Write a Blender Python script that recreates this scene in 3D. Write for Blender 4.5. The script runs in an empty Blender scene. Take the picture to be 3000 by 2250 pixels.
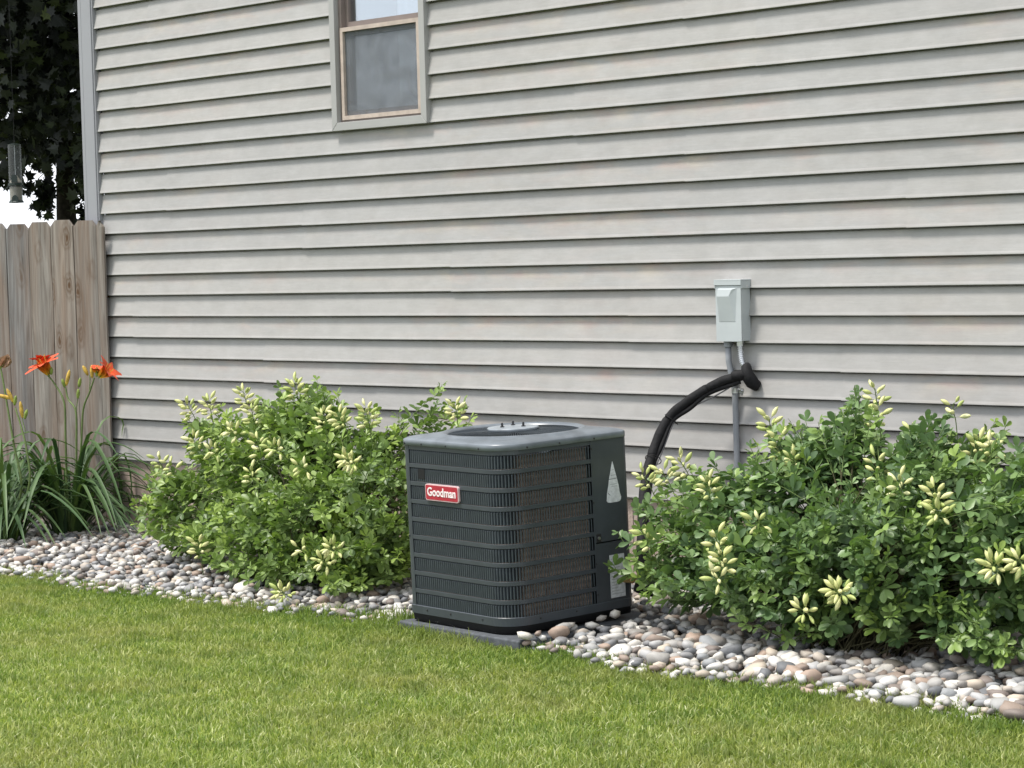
import bpy, bmesh, math, random
import numpy as np
from mathutils import Vector, Matrix, noise

R = math.radians
C = bpy.context.scene.collection
scene = bpy.context.scene

# ------------------------------------------------------------------ camera
CAM = np.array([11.30784, -7.59374, 1.47611])
FW = np.array([-0.72475, 0.68701, -0.05247])
RT = np.array([0.68874, 0.72451, -0.02707])
UP = np.array([-0.01942, 0.05576, 0.99826])
F0 = 7000.0                                   # focal length in pixels of the 3000 px wide photograph
cd = bpy.data.cameras.new('camera')
cam = bpy.data.objects.new('camera', cd)
C.objects.link(cam)
cam.matrix_world = Matrix(((RT[0], UP[0], -FW[0], CAM[0]), (RT[1], UP[1], -FW[1], CAM[1]),
                           (RT[2], UP[2], -FW[2], CAM[2]), (0, 0, 0, 1)))
cd.sensor_width = 36.0
cd.lens = 36.0 * F0 / 3000.0
cd.clip_start = 0.1
cd.clip_end = 2000.0
scene.camera = cam

# ------------------------------------------------------------------ sky and sun
SUN_EL, SUN_AZ = R(66), R(214)
w = bpy.data.worlds.new('World'); scene.world = w; w.use_nodes = True
nt = w.node_tree; nt.nodes.clear()
sky = nt.nodes.new('ShaderNodeTexSky'); sky.sky_type = 'NISHITA'; sky.sun_disc = False
sky.sun_elevation = SUN_EL; sky.sun_rotation = SUN_AZ
sky.air_density = 1.0; sky.dust_density = 2.0; sky.ozone_density = 1.0
# thin bright cloud all over the sky, the Nishita blue showing through a little
hsv = nt.nodes.new('ShaderNodeMix'); hsv.data_type = 'RGBA'
tcw = nt.nodes.new('ShaderNodeTexCoord'); cn = nt.nodes.new('ShaderNodeTexNoise'); cn.inputs['Scale'].default_value = 2.2; cn.inputs['Detail'].default_value = 5
nt.links.new(tcw.outputs['Generated'], cn.inputs['Vector'])
cr_ = nt.nodes.new('ShaderNodeMapRange'); cr_.inputs['From Min'].default_value = 0.35; cr_.inputs['From Max'].default_value = 0.65
cr_.inputs['To Min'].default_value = 0.80; cr_.inputs['To Max'].default_value = 0.96
nt.links.new(cn.outputs['Fac'], cr_.inputs['Value']); nt.links.new(cr_.outputs[0], hsv.inputs[0])
hsv.inputs[7].default_value = (5.7, 5.9, 6.25, 1)
bg = nt.nodes.new('ShaderNodeBackground'); bg.inputs['Strength'].default_value = 0.15
wo = nt.nodes.new('ShaderNodeOutputWorld')
nt.links.new(sky.outputs[0], hsv.inputs[6]); nt.links.new(hsv.outputs[2], bg.inputs['Color'])
nt.links.new(bg.outputs[0], wo.inputs['Surface'])
sl = bpy.data.lights.new('sun', 'SUN'); sl.energy = 3.0; sl.angle = R(12); sl.color = (1.0, 0.955, 0.89)
so = bpy.data.objects.new('sun', sl); C.objects.link(so)
sd = Vector((math.sin(SUN_AZ) * math.cos(SUN_EL), math.cos(SUN_AZ) * math.cos(SUN_EL), math.sin(SUN_EL)))
so.rotation_euler = sd.to_track_quat('Z', 'Y').to_euler()
so.location = (5, -8, 12)
scene.view_settings.view_transform = 'Standard'
scene.view_settings.look = 'None'
scene.view_settings.exposure = 0.70
scene.view_settings.gamma = 1.0
scene.view_settings.use_curve_mapping = False
scene.render.engine = 'CYCLES'
scene.cycles.max_bounces = 6
scene.cycles.transparent_max_bounces = 12

# ------------------------------------------------------------------ helpers
rng = random.Random(7)
NR = np.random.default_rng(11)

def ray(x, y):
    return FW + RT * ((x - 1500) / F0) + UP * ((1125 - y) / F0)
def at_y(x, y, Y):
    v = ray(x, y); return Vector(CAM + v * ((Y - CAM[1]) / v[1]))
def at_z(x, y, Z):
    v = ray(x, y); return Vector(CAM + v * ((Z - CAM[2]) / v[2]))
def at_d(x, y, d):
    return Vector(CAM + ray(x, y) * d)
def project(P):
    d = np.asarray(P, float) - CAM; z = d @ FW
    return 1500 + F0 * (d @ RT) / z, 1125 - F0 * (d @ UP) / z, z

class MB:
    def __init__(s): s.v = []; s.f = []
    def add(s, vs, fs):
        n = len(s.v); s.v += [tuple(p) for p in vs]; s.f += [tuple(i + n for i in f) for f in fs]
    def box(s, x0, x1, y0, y1, z0, z1):
        s.add([(x0,y0,z0),(x1,y0,z0),(x1,y1,z0),(x0,y1,z0),(x0,y0,z1),(x1,y0,z1),(x1,y1,z1),(x0,y1,z1)],
              [(0,3,2,1),(4,5,6,7),(0,1,5,4),(1,2,6,5),(2,3,7,6),(3,0,4,7)])
    def tube(s, pts, r, n=8, cap=True):
        pts = [Vector(p) for p in pts]
        rs = r if isinstance(r, (list, tuple)) else [r] * len(pts)
        base = len(s.v); up = None
        for i, p in enumerate(pts):
            t = (pts[min(i+1, len(pts)-1)] - pts[max(i-1, 0)]).normalized()
            if up is None:
                up = t.orthogonal().normalized()
            else:
                up = (up - t * up.dot(t))
                up = up.normalized() if up.length > 1e-6 else t.orthogonal().normalized()
            b = t.cross(up)
            for k in range(n):
                a = 2 * math.pi * k / n
                s.v.append(tuple(p + (up * math.cos(a) + b * math.sin(a)) * rs[i]))
        for i in range(len(pts) - 1):
            for k in range(n):
                a = base + i*n + k; c = base + i*n + (k+1) % n
                s.f.append((a, c, c + n, a + n))
        if cap:
            s.f.append(tuple(base + k for k in range(n))[::-1])
            s.f.append(tuple(base + (len(pts)-1)*n + k for k in range(n)))
    def lathe(s, prof, n=16, org=(0,0,0)):
        base = len(s.v); m = len(prof)
        for r_, z_ in prof:
            for k in range(n):
                a = 2*math.pi*k/n
                s.v.append((org[0] + r_*math.cos(a), org[1] + r_*math.sin(a), org[2] + z_))
        for i in range(m-1):
            for k in range(n):
                a = base+i*n+k; c = base+i*n+(k+1) % n
                s.f.append((a, c, c+n, a+n))
        s.f.append(tuple(base + k for k in range(n))[::-1])
        s.f.append(tuple(base + (m-1)*n + k for k in range(n)))
    def mesh(s, name, smooth=False):
        me = bpy.data.meshes.new(name); me.from_pydata(s.v, [], s.f); me.update()
        if smooth:
            me.polygons.foreach_set('use_smooth', [True]*len(me.polygons))
        return me

def link(name, me, mat, parent=None, loc=None, bevel=0.0, kind=None, segs=2):
    o = bpy.data.objects.new(name, me); C.objects.link(o)
    if mat is not None and not me.materials:
        me.materials.append(mat)
    if parent is not None:
        o.parent = parent
        # meshes are written in world coordinates unless loc is given
        if loc is None and parent.type == 'EMPTY' and not parent.get('_local'):
            o.location = -parent.location
        elif loc is not None:
            o.location = loc
    elif loc is not None:
        o.location = loc
    if bevel:
        b = o.modifiers.new('bevel', 'BEVEL'); b.width = bevel; b.segments = segs; b.limit_method = 'ANGLE'; b.angle_limit = R(35)
        me.polygons.foreach_set('use_smooth', [True]*len(me.polygons))
        b.harden_normals = True
    if kind: o['kind'] = kind
    return o
def obj(name, mb, mat, parent=None, smooth=False, **k):
    return link(name, mb.mesh(name, smooth), mat, parent, **k)
def thing(name, label, cat, loc=(0,0,0), group=None, local=False, rot=None):
    o = bpy.data.objects.new(name, None); C.objects.link(o); o.location = loc
    o.empty_display_size = 0.1
    if rot is not None: o.rotation_euler = rot
    o['label'] = label; o['category'] = cat
    if group: o['group'] = group
    if local: o['_local'] = 1
    return o
def tag(o, label, cat, group=None, kind=None):
    o['label'] = label; o['category'] = cat
    if group: o['group'] = group
    if kind: o['kind'] = kind
    return o

# ------------------------------------------------------------------ materials
class NT:
    def __init__(s, name, rough=0.6, spec=0.5, metallic=0.0):
        s.m = bpy.data.materials.new(name); s.m.use_nodes = True
        s.t = s.m.node_tree; s.b = s.t.nodes['Principled BSDF']
        s.b.inputs['Roughness'].default_value = rough
        s.b.inputs['Metallic'].default_value = metallic
        s.b.inputs['Specular IOR Level'].default_value = spec
    def n(s, typ, **k):
        nd = s.t.nodes.new(typ)
        for a, v in k.items():
            if a.startswith('i_'): nd.inputs[a[2:]].default_value = v
            else: setattr(nd, a, v)
        return nd
    def l(s, a, b): s.t.links.new(a, b)
    def coord(s, scale=(1,1,1), which='Object', offset_random=False):
        tc = s.n('ShaderNodeTexCoord'); mp = s.n('ShaderNodeMapping')
        mp.inputs['Scale'].default_value = scale
        s.l(tc.outputs[which], mp.inputs['Vector'])
        if offset_random:
            oi = s.n('ShaderNodeObjectInfo'); mu = s.n('ShaderNodeMath', operation='MULTIPLY'); mu.inputs[1].default_value = 37.0
            s.l(oi.outputs['Random'], mu.inputs[0]); cx = s.n('ShaderNodeCombineXYZ')
            s.l(mu.outputs[0], cx.inputs[0]); s.l(mu.outputs[0], cx.inputs[2]); s.l(mu.outputs[0], cx.inputs[1])
            s.l(cx.outputs[0], mp.inputs['Location'])
        return mp.outputs[0]
    def noise(s, scale, vec, detail=4, rough=0.55, dist=0.0):
        nd = s.n('ShaderNodeTexNoise'); nd.inputs['Scale'].default_value = scale
        nd.inputs['Detail'].default_value = detail; nd.inputs['Roughness'].default_value = rough
        nd.inputs['Distortion'].default_value = dist
        s.l(vec, nd.inputs['Vector']); return nd.outputs['Fac']
    def ramp(s, fac, stops, interp='LINEAR'):
        nd = s.n('ShaderNodeValToRGB'); cr = nd.color_ramp; cr.interpolation = interp
        while len(cr.elements) < len(stops): cr.elements.new(0.5)
        for e, (p, c) in zip(cr.elements, stops):
            e.position = p; e.color = (c[0], c[1], c[2], 1) if len(c) == 3 else c
        s.l(fac, nd.inputs['Fac']); return nd.outputs['Color']
    def mix(s, fac, a, b, mode='MIX'):
        nd = s.n('ShaderNodeMix', data_type='RGBA', blend_type=mode)
        for sock, v in ((nd.inputs[0], fac), (nd.inputs[6], a), (nd.inputs[7], b)):
            if hasattr(v, 'links') or hasattr(v, 'is_linked'): s.l(v, sock)
            elif isinstance(v, (int, float)): sock.default_value = v
            else: sock.default_value = (*v, 1) if len(v) == 3 else v
        return nd.outputs[2]
    def math(s, op, a, b=None, clamp=False):
        nd = s.n('ShaderNodeMath', operation=op); nd.use_clamp = clamp
        for i, v in enumerate((a, b)):
            if v is None: continue
            if isinstance(v, (int, float)): nd.inputs[i].default_value = v
            else: s.l(v, nd.inputs[i])
        return nd.outputs[0]
    def col(s, c):
        if hasattr(c, 'links') or hasattr(c, 'is_linked'): s.l(c, s.b.inputs['Base Color'])
        else: s.b.inputs['Base Color'].default_value = (*c, 1)
        return s
    def bump(s, h, strength=0.3, dist=0.01):
        nd = s.n('ShaderNodeBump'); nd.inputs['Strength'].default_value = strength; nd.inputs['Distance'].default_value = dist
        s.l(h, nd.inputs['Height']); s.l(nd.outputs[0], s.b.inputs['Normal']); return s

def simple(name, c, rough=0.6, spec=0.5, metallic=0.0, var=0.12, scale=20, bump=0.0):
    t = NT(name, rough, spec, metallic)
    v = t.coord()
    nz = t.noise(scale, v, 4)
    d = tuple(x*(1-var) for x in c); e = tuple(min(1, x*(1+var)) for x in c)
    t.col(t.ramp(nz, [(0.3, d), (0.7, e)]))
    if bump: t.bump(nz, bump, 0.004)
    return t.m

CR = 0.1143                     # exposed height of a siding course
Z0 = 1.2154                     # bottom edge of course 0

def siding_material():
    t = NT('siding_vinyl', 0.55, 0.35)
    tc = t.n('ShaderNodeTexCoord'); sp = t.n('ShaderNodeSeparateXYZ'); t.l(tc.outputs['Object'], sp.inputs[0])
    # weathering stays on the upper half of the lower course of every panel
    z = t.math('SUBTRACT', sp.outputs[2], Z0 - 9*CR)
    z = t.math('DIVIDE', z, 2*CR); fr = t.math('FRACT', z)
    band = t.ramp(fr, [(0.0,(0.2,0.2,0.2)),(0.2,(0.25,0.25,0.25)),(0.38,(1,1,1)),(0.48,(1,1,1)),(0.5,(0.1,0.1,0.1)),(0.8,(0.12,0.12,0.12)),(1.0,(0.3,0.3,0.3))])
    v = t.coord((1.0, 1.0, 5.0))
    n1 = t.noise(3.0, v, 5, 0.6, 0.6)
    n1r = t.ramp(n1, [(0.40,(0,0,0)),(0.62,(1,1,1))])
    m = t.mix(1.0, band, n1r, 'MULTIPLY')
    n2 = t.noise(1.1, t.coord((1,1,2.2)), 3)
    base = t.ramp(n2, [(0.3,(0.342,0.337,0.327)),(0.7,(0.378,0.373,0.362))])
    oi = t.n('ShaderNodeObjectInfo')
    tint = t.ramp(oi.outputs['Random'], [(0.0,(0.955,0.955,0.965)),(0.5,(1,0.997,0.994)),(1.0,(1.0,0.99,0.98))])
    base = t.mix(1.0, base, tint, 'MULTIPLY')
    pt = t.ramp(t.noise(0.9, t.coord((1.3, 1, 1.0)), 3, 0.6, 0.8), [(0.40,(0.15,0.15,0.15)),(0.62,(1,1,1))])
    m = t.mix(1.0, m, pt, 'MULTIPLY')
    stain = t.ramp(t.noise(4.0, t.coord((1, 1, 3.0)), 2), [(0.42,(0.43,0.325,0.285)),(0.58,(0.46,0.40,0.325))])
    c = t.mix(t.math('MULTIPLY', m, 0.85), base, stain)
    blot = t.ramp(t.noise(7.0, t.coord((1, 1, 1.8)), 4, 0.7), [(0.35,(0.93,0.93,0.93)),(0.65,(1.04,1.04,1.05))])
    c = t.mix(1.0, c, blot, 'MULTIPLY')
    # a little darker towards the ground
    g = t.ramp(sp.outputs[2], [(0.0,(0.75,0.74,0.72)),(0.9,(1,1,1))])
    c = t.mix(1.0, c, g, 'MULTIPLY')
    fine = t.noise(90, t.coord((0.12, 1, 1.6)), 5, 0.7)
    c = t.mix(0.10, c, fine, 'OVERLAY')
    t.col(c); t.bump(fine, 0.25, 0.002)
    return t.m

def foundation_material():
    t = NT('split_block', 0.9, 0.2)
    v = t.coord(offset_random=True)
    n1 = t.noise(70, v, 6, 0.75); n2 = t.noise(6, v, 3)
    c = t.mix(0.5, t.ramp(n1, [(0.3,(0.312,0.237,0.194)),(0.5,(0.413,0.331,0.281)),(0.72,(0.537,0.456,0.400))]),
              t.ramp(n2, [(0.35,(0.325,0.256,0.219)),(0.65,(0.475,0.388,0.331))]))
    t.col(c); t.bump(n1, 0.6, 0.006); return t.m

def wood_material():
    t = NT('weathered_cedar', 0.85, 0.2)
    v = t.coord((26, 26, 1.3), offset_random=True)
    g = t.noise(1.6, v, 7, 0.62, 0.9)
    g2 = t.noise(0.9, t.coord((9, 9, 0.7), offset_random=True), 4, 0.6, 0.4)
    c = t.ramp(g, [(0.25,(0.07,0.062,0.056)),(0.40,(0.17,0.157,0.147)),(0.56,(0.245,0.235,0.225)),(0.76,(0.35,0.342,0.33))])
    warm = t.ramp(g2, [(0.42,(0,0,0)),(0.68,(1,1,1))])
    oiw = t.n('ShaderNodeObjectInfo'); c = t.mix(1.0, c, t.ramp(oiw.outputs['Random'], [(0.0,(0.86,0.86,0.87)),(0.5,(1.0,0.98,0.95)),(1.0,(1.12,1.04,0.94))]), 'MULTIPLY')
    c = t.mix(t.math('MULTIPLY', warm, 0.55), c, (0.24, 0.15, 0.095))
    # knots
    vo = t.n('ShaderNodeTexVoronoi'); vo.inputs['Scale'].default_value = 1.0
    kv = t.coord((9, 9, 3.4), offset_random=True)
    wv = t.noise(2.5, kv, 3)
    ad = t.n('ShaderNodeVectorMath', operation='ADD'); t.l(kv, ad.inputs[0])
    cb = t.n('ShaderNodeCombineXYZ'); t.l(t.math('MULTIPLY', wv, 0.35), cb.inputs[0]); t.l(t.math('MULTIPLY', wv, 0.35), cb.inputs[2])
    t.l(cb.outputs[0], ad.inputs[1]); t.l(ad.outputs[0], vo.inputs['Vector'])
    sepc = t.n('ShaderNodeSeparateColor'); t.l(vo.outputs['Color'], sepc.inputs[0])
    pick = t.math('GREATER_THAN', sepc.outputs[0], 0.5)
    k1 = t.ramp(vo.outputs['Distance'], [(0.0,(1,1,1)),(0.06,(0.9,0.9,0.9)),(0.10,(0.2,0.2,0.2)),(0.15,(0.7,0.7,0.7)),(0.2,(0.1,0.1,0.1)),(0.26,(0.35,0.35,0.35)),(0.33,(0,0,0))])
    c = t.mix(t.math('MULTIPLY', t.math('MULTIPLY', k1, pick), 0.92), c, (0.10, 0.052, 0.024))
    t.col(c); t.bump(g, 0.5, 0.004); return t.m

def stone_material(name, per_object):
    t = NT(name, 0.62, 0.35)
    if per_object:
        f = t.n('ShaderNodeObjectInfo').outputs['Random']
    else:
        f = t.n('ShaderNodeAttribute', attribute_name='rnd').outputs['Fac']
    cols = [(0.50,0.485,0.46),(0.34,0.33,0.315),(0.55,0.52,0.475),(0.20,0.20,0.205),(0.42,0.375,0.325),(0.24,0.24,0.245),(0.60,0.585,0.56),
            (0.27,0.215,0.18),(0.38,0.38,0.38),(0.14,0.145,0.155),(0.46,0.40,0.33),(0.25,0.235,0.22),(0.50,0.49,0.475),(0.34,0.26,0.21),(0.32,0.32,0.315),
            (0.19,0.16,0.145),(0.56,0.54,0.50),(0.27,0.28,0.29)]
    c = t.ramp(f, [(i/len(cols), k) for i, k in enumerate(cols)], 'CONSTANT')
    v = t.coord(offset_random=per_object)
    n1 = t.noise(28, v, 5, 0.65, 0.5); n2 = t.noise(160, v, 3, 0.6)
    c = t.mix(0.28, c, t.ramp(n1, [(0.3,(0.25,0.24,0.23)),(0.65,(0.8,0.78,0.75))]), 'OVERLAY')
    c = t.mix(0.2, c, n2, 'OVERLAY')
    t.col(c); t.bump(n2, 0.25, 0.002); return t.m

def leaf_material(name, lo, mid, hi, young, per_object=False, rough=0.42, trans=0.18):
    t = NT(name, rough, 0.4)
    if per_object:
        f = t.n('ShaderNodeObjectInfo').outputs['Random']
        a = t.n('ShaderNodeAttribute', attribute_name='tip'); a.attribute_type = 'OBJECT'; tip = a.outputs['Fac']
    else:
        f = t.n('ShaderNodeAttribute', attribute_name='rnd').outputs['Fac']
        tip = t.n('ShaderNodeAttribute', attribute_name='tip').outputs['Fac']
    c = t.ramp(f, [(0.0, lo), (0.5, mid), (1.0, hi)])
    c = t.mix(tip, c, young)
    geo = t.n('ShaderNodeNewGeometry')
    c2 = t.mix(t.math('MULTIPLY', geo.outputs['Backfacing'], 0.5), c, tuple(min(1, x*1.35 + 0.02) for x in mid))
    t.col(c2)
    tr = t.n('ShaderNodeBsdfTranslucent'); t.l(t.mix(1.0, c2, (1.1, 1.25, 0.5), 'MULTIPLY'), tr.inputs['Color'])
    mx = t.n('ShaderNodeMixShader'); mx.inputs[0].default_value = trans
    out = t.t.nodes['Material Output']
    t.l(t.b.outputs[0], mx.inputs[1]); t.l(tr.outputs[0], mx.inputs[2]); t.l(mx.outputs[0], out.inputs['Surface'])
    return t.m

def grass_material():
    t = NT('grass_blades', 0.5, 0.35)
    f = t.n('ShaderNodeAttribute', attribute_name='rnd').outputs['Fac']
    hgt = t.n('ShaderNodeAttribute', attribute_name='tip').outputs['Fac']
    v = t.coord((1, 1, 0.0))
    patch = t.noise(1.7, v, 4, 0.6); patch2 = t.noise(6.0, v, 3, 0.6)
    c = t.ramp(f, [(0.0,(0.085,0.155,0.034)),(0.3,(0.215,0.315,0.065)),(0.6,(0.40,0.48,0.12)),(0.82,(0.60,0.64,0.27)),(1.0,(0.80,0.80,0.50))])
    dry = t.ramp(patch, [(0.42,(0,0,0)),(0.68,(1,1,1))])
    c = t.mix(t.math('MULTIPLY', dry, 0.5), c, (0.46, 0.43, 0.19))
    deep = t.ramp(patch2, [(0.38,(1,1,1)),(0.55,(0,0,0))])
    c = t.mix(t.math('MULTIPLY', deep, 0.45), c, (0.11, 0.20, 0.04))
    c = t.mix(t.math('SUBTRACT', 0.45, t.math('MULTIPLY', hgt, 0.45)), c, (0.18, 0.19, 0.07))  # darker blade roots: occlusion shade painted into the colour
    t.col(c)
    tr = t.n('ShaderNodeBsdfTranslucent'); t.l(t.mix(1.0, c, (1.1, 1.2, 0.5), 'MULTIPLY'), tr.inputs['Color'])
    mx = t.n('ShaderNodeMixShader'); mx.inputs[0].default_value = 0.38
    t.l(t.b.outputs[0], mx.inputs[1]); t.l(tr.outputs[0], mx.inputs[2]); t.l(mx.outputs[0], t.t.nodes['Material Output'].inputs['Surface'])
    return t.m

def ground_material():
    t = NT('lawn_soil', 0.95, 0.1)
    v = t.coord()
    n1 = t.noise(60, v, 6, 0.7); n2 = t.noise(1.4, v, 4)
    c = t.mix(0.5, t.ramp(n1, [(0.35,(0.05,0.07,0.02)),(0.65,(0.14,0.17,0.06))]), t.ramp(n2, [(0.3,(0.07,0.10,0.03)),(0.7,(0.13,0.15,0.06))]))
    t.col(c); t.bump(n1, 0.6, 0.02); return t.m

M = {}
M['siding'] = siding_material()
M['block'] = foundation_material()
M['mortar'] = simple('mortar', (0.42, 0.38, 0.34), 0.95, 0.1, bump=0.4, scale=120)
M['trim'] = simple('grey_trim', (0.36, 0.36, 0.35), 0.5, 0.4, var=0.04, scale=3)
M['wood'] = wood_material()
M['sash'] = simple('sash_vinyl', (0.46, 0.385, 0.33), 0.5, 0.4, var=0.15, scale=25)
M['frame_brown'] = simple('frame_taupe', (0.20, 0.165, 0.15), 0.5, 0.4, var=0.1, scale=12)
M['ac'] = simple('ac_paint', (0.050, 0.059, 0.069), 0.38, 0.5, var=0.10, scale=14, bump=0.04)
M['ac_cap'] = simple('ac_cap_paint', (0.145, 0.166, 0.188), 0.34, 0.55, var=0.22, scale=11, bump=0.03)
M['ac_dark'] = simple('ac_fin_paint', (0.050, 0.062, 0.072), 0.45, 0.45, var=0.15, scale=30)
M['black'] = simple('black_plastic', (0.012, 0.012, 0.013), 0.6, 0.3)
M['foam'] = simple('foam_rubber', (0.011, 0.011, 0.012), 0.75, 0.25, var=0.35, scale=60, bump=0.5)
M['pad'] = simple('composite_pad', (0.085, 0.092, 0.102), 0.85, 0.25, var=0.25, scale=35, bump=0.3)
M['galv'] = simple('galvanised_steel', (0.62, 0.63, 0.64), 0.3, 0.5, 0.9, var=0.2, scale=40)
M['pvc'] = simple('grey_pvc', (0.25, 0.265, 0.285), 0.5, 0.4, var=0.07, scale=20)
M['box'] = simple('painted_steel_box', (0.45, 0.485, 0.495), 0.38, 0.5, var=0.04, scale=10)
M['white_label'] = simple('white_label', (0.62, 0.64, 0.67), 0.6, 0.3, var=0.18, scale=60)
M['ink'] = simple('label_ink', (0.12, 0.13, 0.15), 0.7, 0.2)
M['red'] = simple('badge_red', (0.40, 0.025, 0.045), 0.35, 0.5, var=0.1, scale=30)
M['badge_white'] = simple('badge_rim', (0.72, 0.52, 0.53), 0.4, 0.5, var=0.05)
M['cable'] = simple('grey_cable', (0.10, 0.10, 0.105), 0.6, 0.3)
M['bark'] = simple('maple_bark', (0.028, 0.024, 0.02), 0.95, 0.1, var=0.5, scale=25, bump=0.8)
M['steel_screw'] = simple('dark_screw', (0.02, 0.02, 0.022), 0.4, 0.5)
M['stem'] = simple('green_stem', (0.12, 0.17, 0.055), 0.6, 0.3, var=0.2, scale=30)
M['stem_dark'] = simple('old_stem', (0.07, 0.065, 0.035), 0.8, 0.2, var=0.3, scale=30)
M['roof'] = simple('roof_shingles', (0.09, 0.085, 0.08), 0.9, 0.2, var=0.3, scale=30)
M['soffit'] = simple('soffit', (0.5, 0.5, 0.49), 0.6, 0.3, var=0.03)
M['gutter_white'] = M['trim']

def coil_material():
    t = NT('coil_fins', 0.6, 0.4, 0.2)
    v = t.coord((1, 1, 1))
    n1 = t.noise(9, v, 4, 0.6)
    c = t.ramp(n1, [(0.3,(0.40,0.31,0.245)),(0.7,(0.60,0.48,0.39))])
    wv = t.n('ShaderNodeTexWave'); wv.wave_type = 'BANDS'; wv.bands_direction = 'Z'; wv.inputs['Scale'].default_value = 14
    wv.inputs['Distortion'].default_value = 0.3; t.l(v, wv.inputs['Vector'])
    c = t.mix(0.35, c, wv.outputs['Color'], 'MULTIPLY')
    t.col(c); return t.m
M['coil'] = coil_material()

# =================================================================== ground
def edge_y(x):          # where the lawn meets the stones
    return -1.45 + 0.05*math.sin(x*1.9 + 0.6) + 0.03*math.sin(x*5.3) + 0.035*math.sin(x*0.7 - 1)
g = MB(); g.add([(-600,-600,-0.004),(600,-600,-0.004),(600,600,-0.004),(-600,600,-0.004)], [(0,1,2,3)])
go = obj('ground', g, ground_material()); go['kind'] = 'structure'; go['label'] = 'green lawn soil around the house'

# =================================================================== house
house = thing('house', 'house with horizontal grey beige vinyl siding above a low block foundation', 'house')
TOPN = 36                                 # topmost course
XR = 12.4
WX0, WX1, WZ0, WZ1 = 2.100, 2.788, Z0 + 8*CR, Z0 + 8*CR + 1.46
ZT = Z0 + (TOPN+1)*CR
core = MB(); core.box(0.03, XR-0.03, 0.16, 7.5, 0.0, ZT)      # inner shell with a hole where the window is
wallm = MB()
for (x0,x1,z0,z1) in ((0.0,WX0,-0.1,ZT),(WX1,XR,-0.1,ZT),(WX0,WX1,-0.1,WZ0),(WX0,WX1,WZ1,ZT)):
    wallm.box(x0+0.0, x1, 0.016 if z0 < WZ1 else 0.016, 0.12, max(z0, 0.405), z1)
wallm.box(0.0, 0.12, 0.121, 7.5, -0.1, ZT); wallm.box(XR-0.12, XR, 0.121, 7.5, -0.1, ZT); wallm.box(0.121, XR-0.121, 7.38, 7.5, -0.1, ZT)
wallm.box(0.121, XR-0.121, 0.9, 0.94, 1.0, ZT)      # room wall behind the window
obj('wall', wallm, simple('sheathing', (0.10,0.10,0.105), 0.8), house)
rf = MB()
ZR = ZT + 0.02
rf.add([(-0.5,-0.5,ZR),(XR+0.5,-0.5,ZR),(XR+0.5,8.0,ZR),(-0.5,8.0,ZR),(-0.5,3.75,ZR+2.2),(XR+0.5,3.75,ZR+2.2)],
       [(0,3,2,1),(0,1,5,4),(2,3,4,5),(1,2,5),(0,4,3)])
obj('roof', rf, M['roof'], house)

def course_profile():
    # (y, dz above the bottom edge) from the top of a course to its return under the butt
    return [(0.0140, CR + 0.006), (0.0140, CR - 0.0075), (-0.0015, CR - 0.0095), (-0.0035, CR - 0.014), (-0.0205, 0.013), (-0.0228, 0.006), (-0.0238, 0.0015), (-0.0230, -0.0004), (-0.0215, 0.0006), (-0.0212, 0.0060), (0.0130, 0.0050)]
def panel(n_low, x0, x1, lap):
    mb = MB()
    for n in (n_low, n_low+1):
        zb = Z0 + n*CR
        spans = [(x0, x1)]
        if zb + CR*0.5 > WZ0 and zb + CR*0.5 < WZ1:
            spans = []
            if x0 < WX0: spans.append((x0, min(x1, WX0)))
            if x1 > WX1: spans.append((max(x0, WX1), x1))
        for a, b in spans:
            k = max(1, int((b-a)/0.45)); prof = course_profile(); vs = []
            for i in range(k+1):
                x = a + (b-a)*i/k
                wob = 0.0005*math.sin(x*2.3 + n*1.7) + 0.0002*math.sin(x*6.1 + n)
                zs = 0.0006*math.sin(x*3.1 + n*2.1)
                for (y, dz) in prof:
                    vs.append((x, y - lap*0.0026 + (wob if dz < 0.02 else 0), zb + dz + zs - lap*0.0024*(dz < 0.02)))
            m = len(prof)
            fs = [(i*m+j, i*m+j+1, (i+1)*m+j+1, (i+1)*m+j) for i in range(k) for j in range(m-1)]
            mb.add(vs, fs)
            # closed ends
            for e in (0, k):
                q = [vs[e*m+j] for j in range(m)]; q.append((q[0][0], 0.0145, q[-1][2])); q.append((q[0][0], 0.0145, q[0][2]))
                mb.add(q, [tuple(range(len(q)))])
    if mb.f:
        obj('siding_panel', mb, M['siding'], house)
# horizontal joints read off the photograph for each pair of courses (lower course index : joints in metres)
JO = {-7:[3.1], -5:[2.35, 6.1], -3:[1.471, 5.261], -1:[0.308, 4.086], 1:[2.934], 3:[1.824, 5.602], 5:[0.657, 4.44],
      7:[3.776], 9:[0.401, 4.848], 11:[4.448], 13:[0.535, 4.3]}
for n in range(-7, TOPN+1, 2):
    js = JO.get(n, [((n*1.37) % 3.78)])
    js = [j for j in js]
    while js[-1] + 3.78 < XR - 0.3: js.append(js[-1] + 3.78)
    xs = [0.012] + js + [XR-0.02]
    for i in range(len(xs)-1):
        panel(n, xs[i] - (0.0 if i == 0 else 0.012), xs[i+1], float(i % 2) if i < 2 else 1.0 + 0.7*(i-1))
# starter strip shadow gap and corner post
st = MB(); st.box(0.0, XR, -0.004, -0.0005, Z0-7*CR-0.012, Z0-7*CR+0.004); obj('starter_strip', st, M['trim'], house)
cp = MB()
cp.box(-0.095, 0.0, -0.036, -0.0005, 0.40, ZT); cp.box(-0.125, -0.0955, -0.036, 0.08, 0.40, ZT)
M['post'] = simple('corner_post_vinyl', (0.285, 0.29, 0.31), 0.5, 0.4, var=0.04, scale=3)
o = obj('corner_post', cp, M['post'], house, bevel=0.003)
jc = MB(); jc.box(0.0005, 0.011, -0.0295, -0.0005, 0.405, ZT); obj('corner_channel', jc, M['post'], house)
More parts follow.
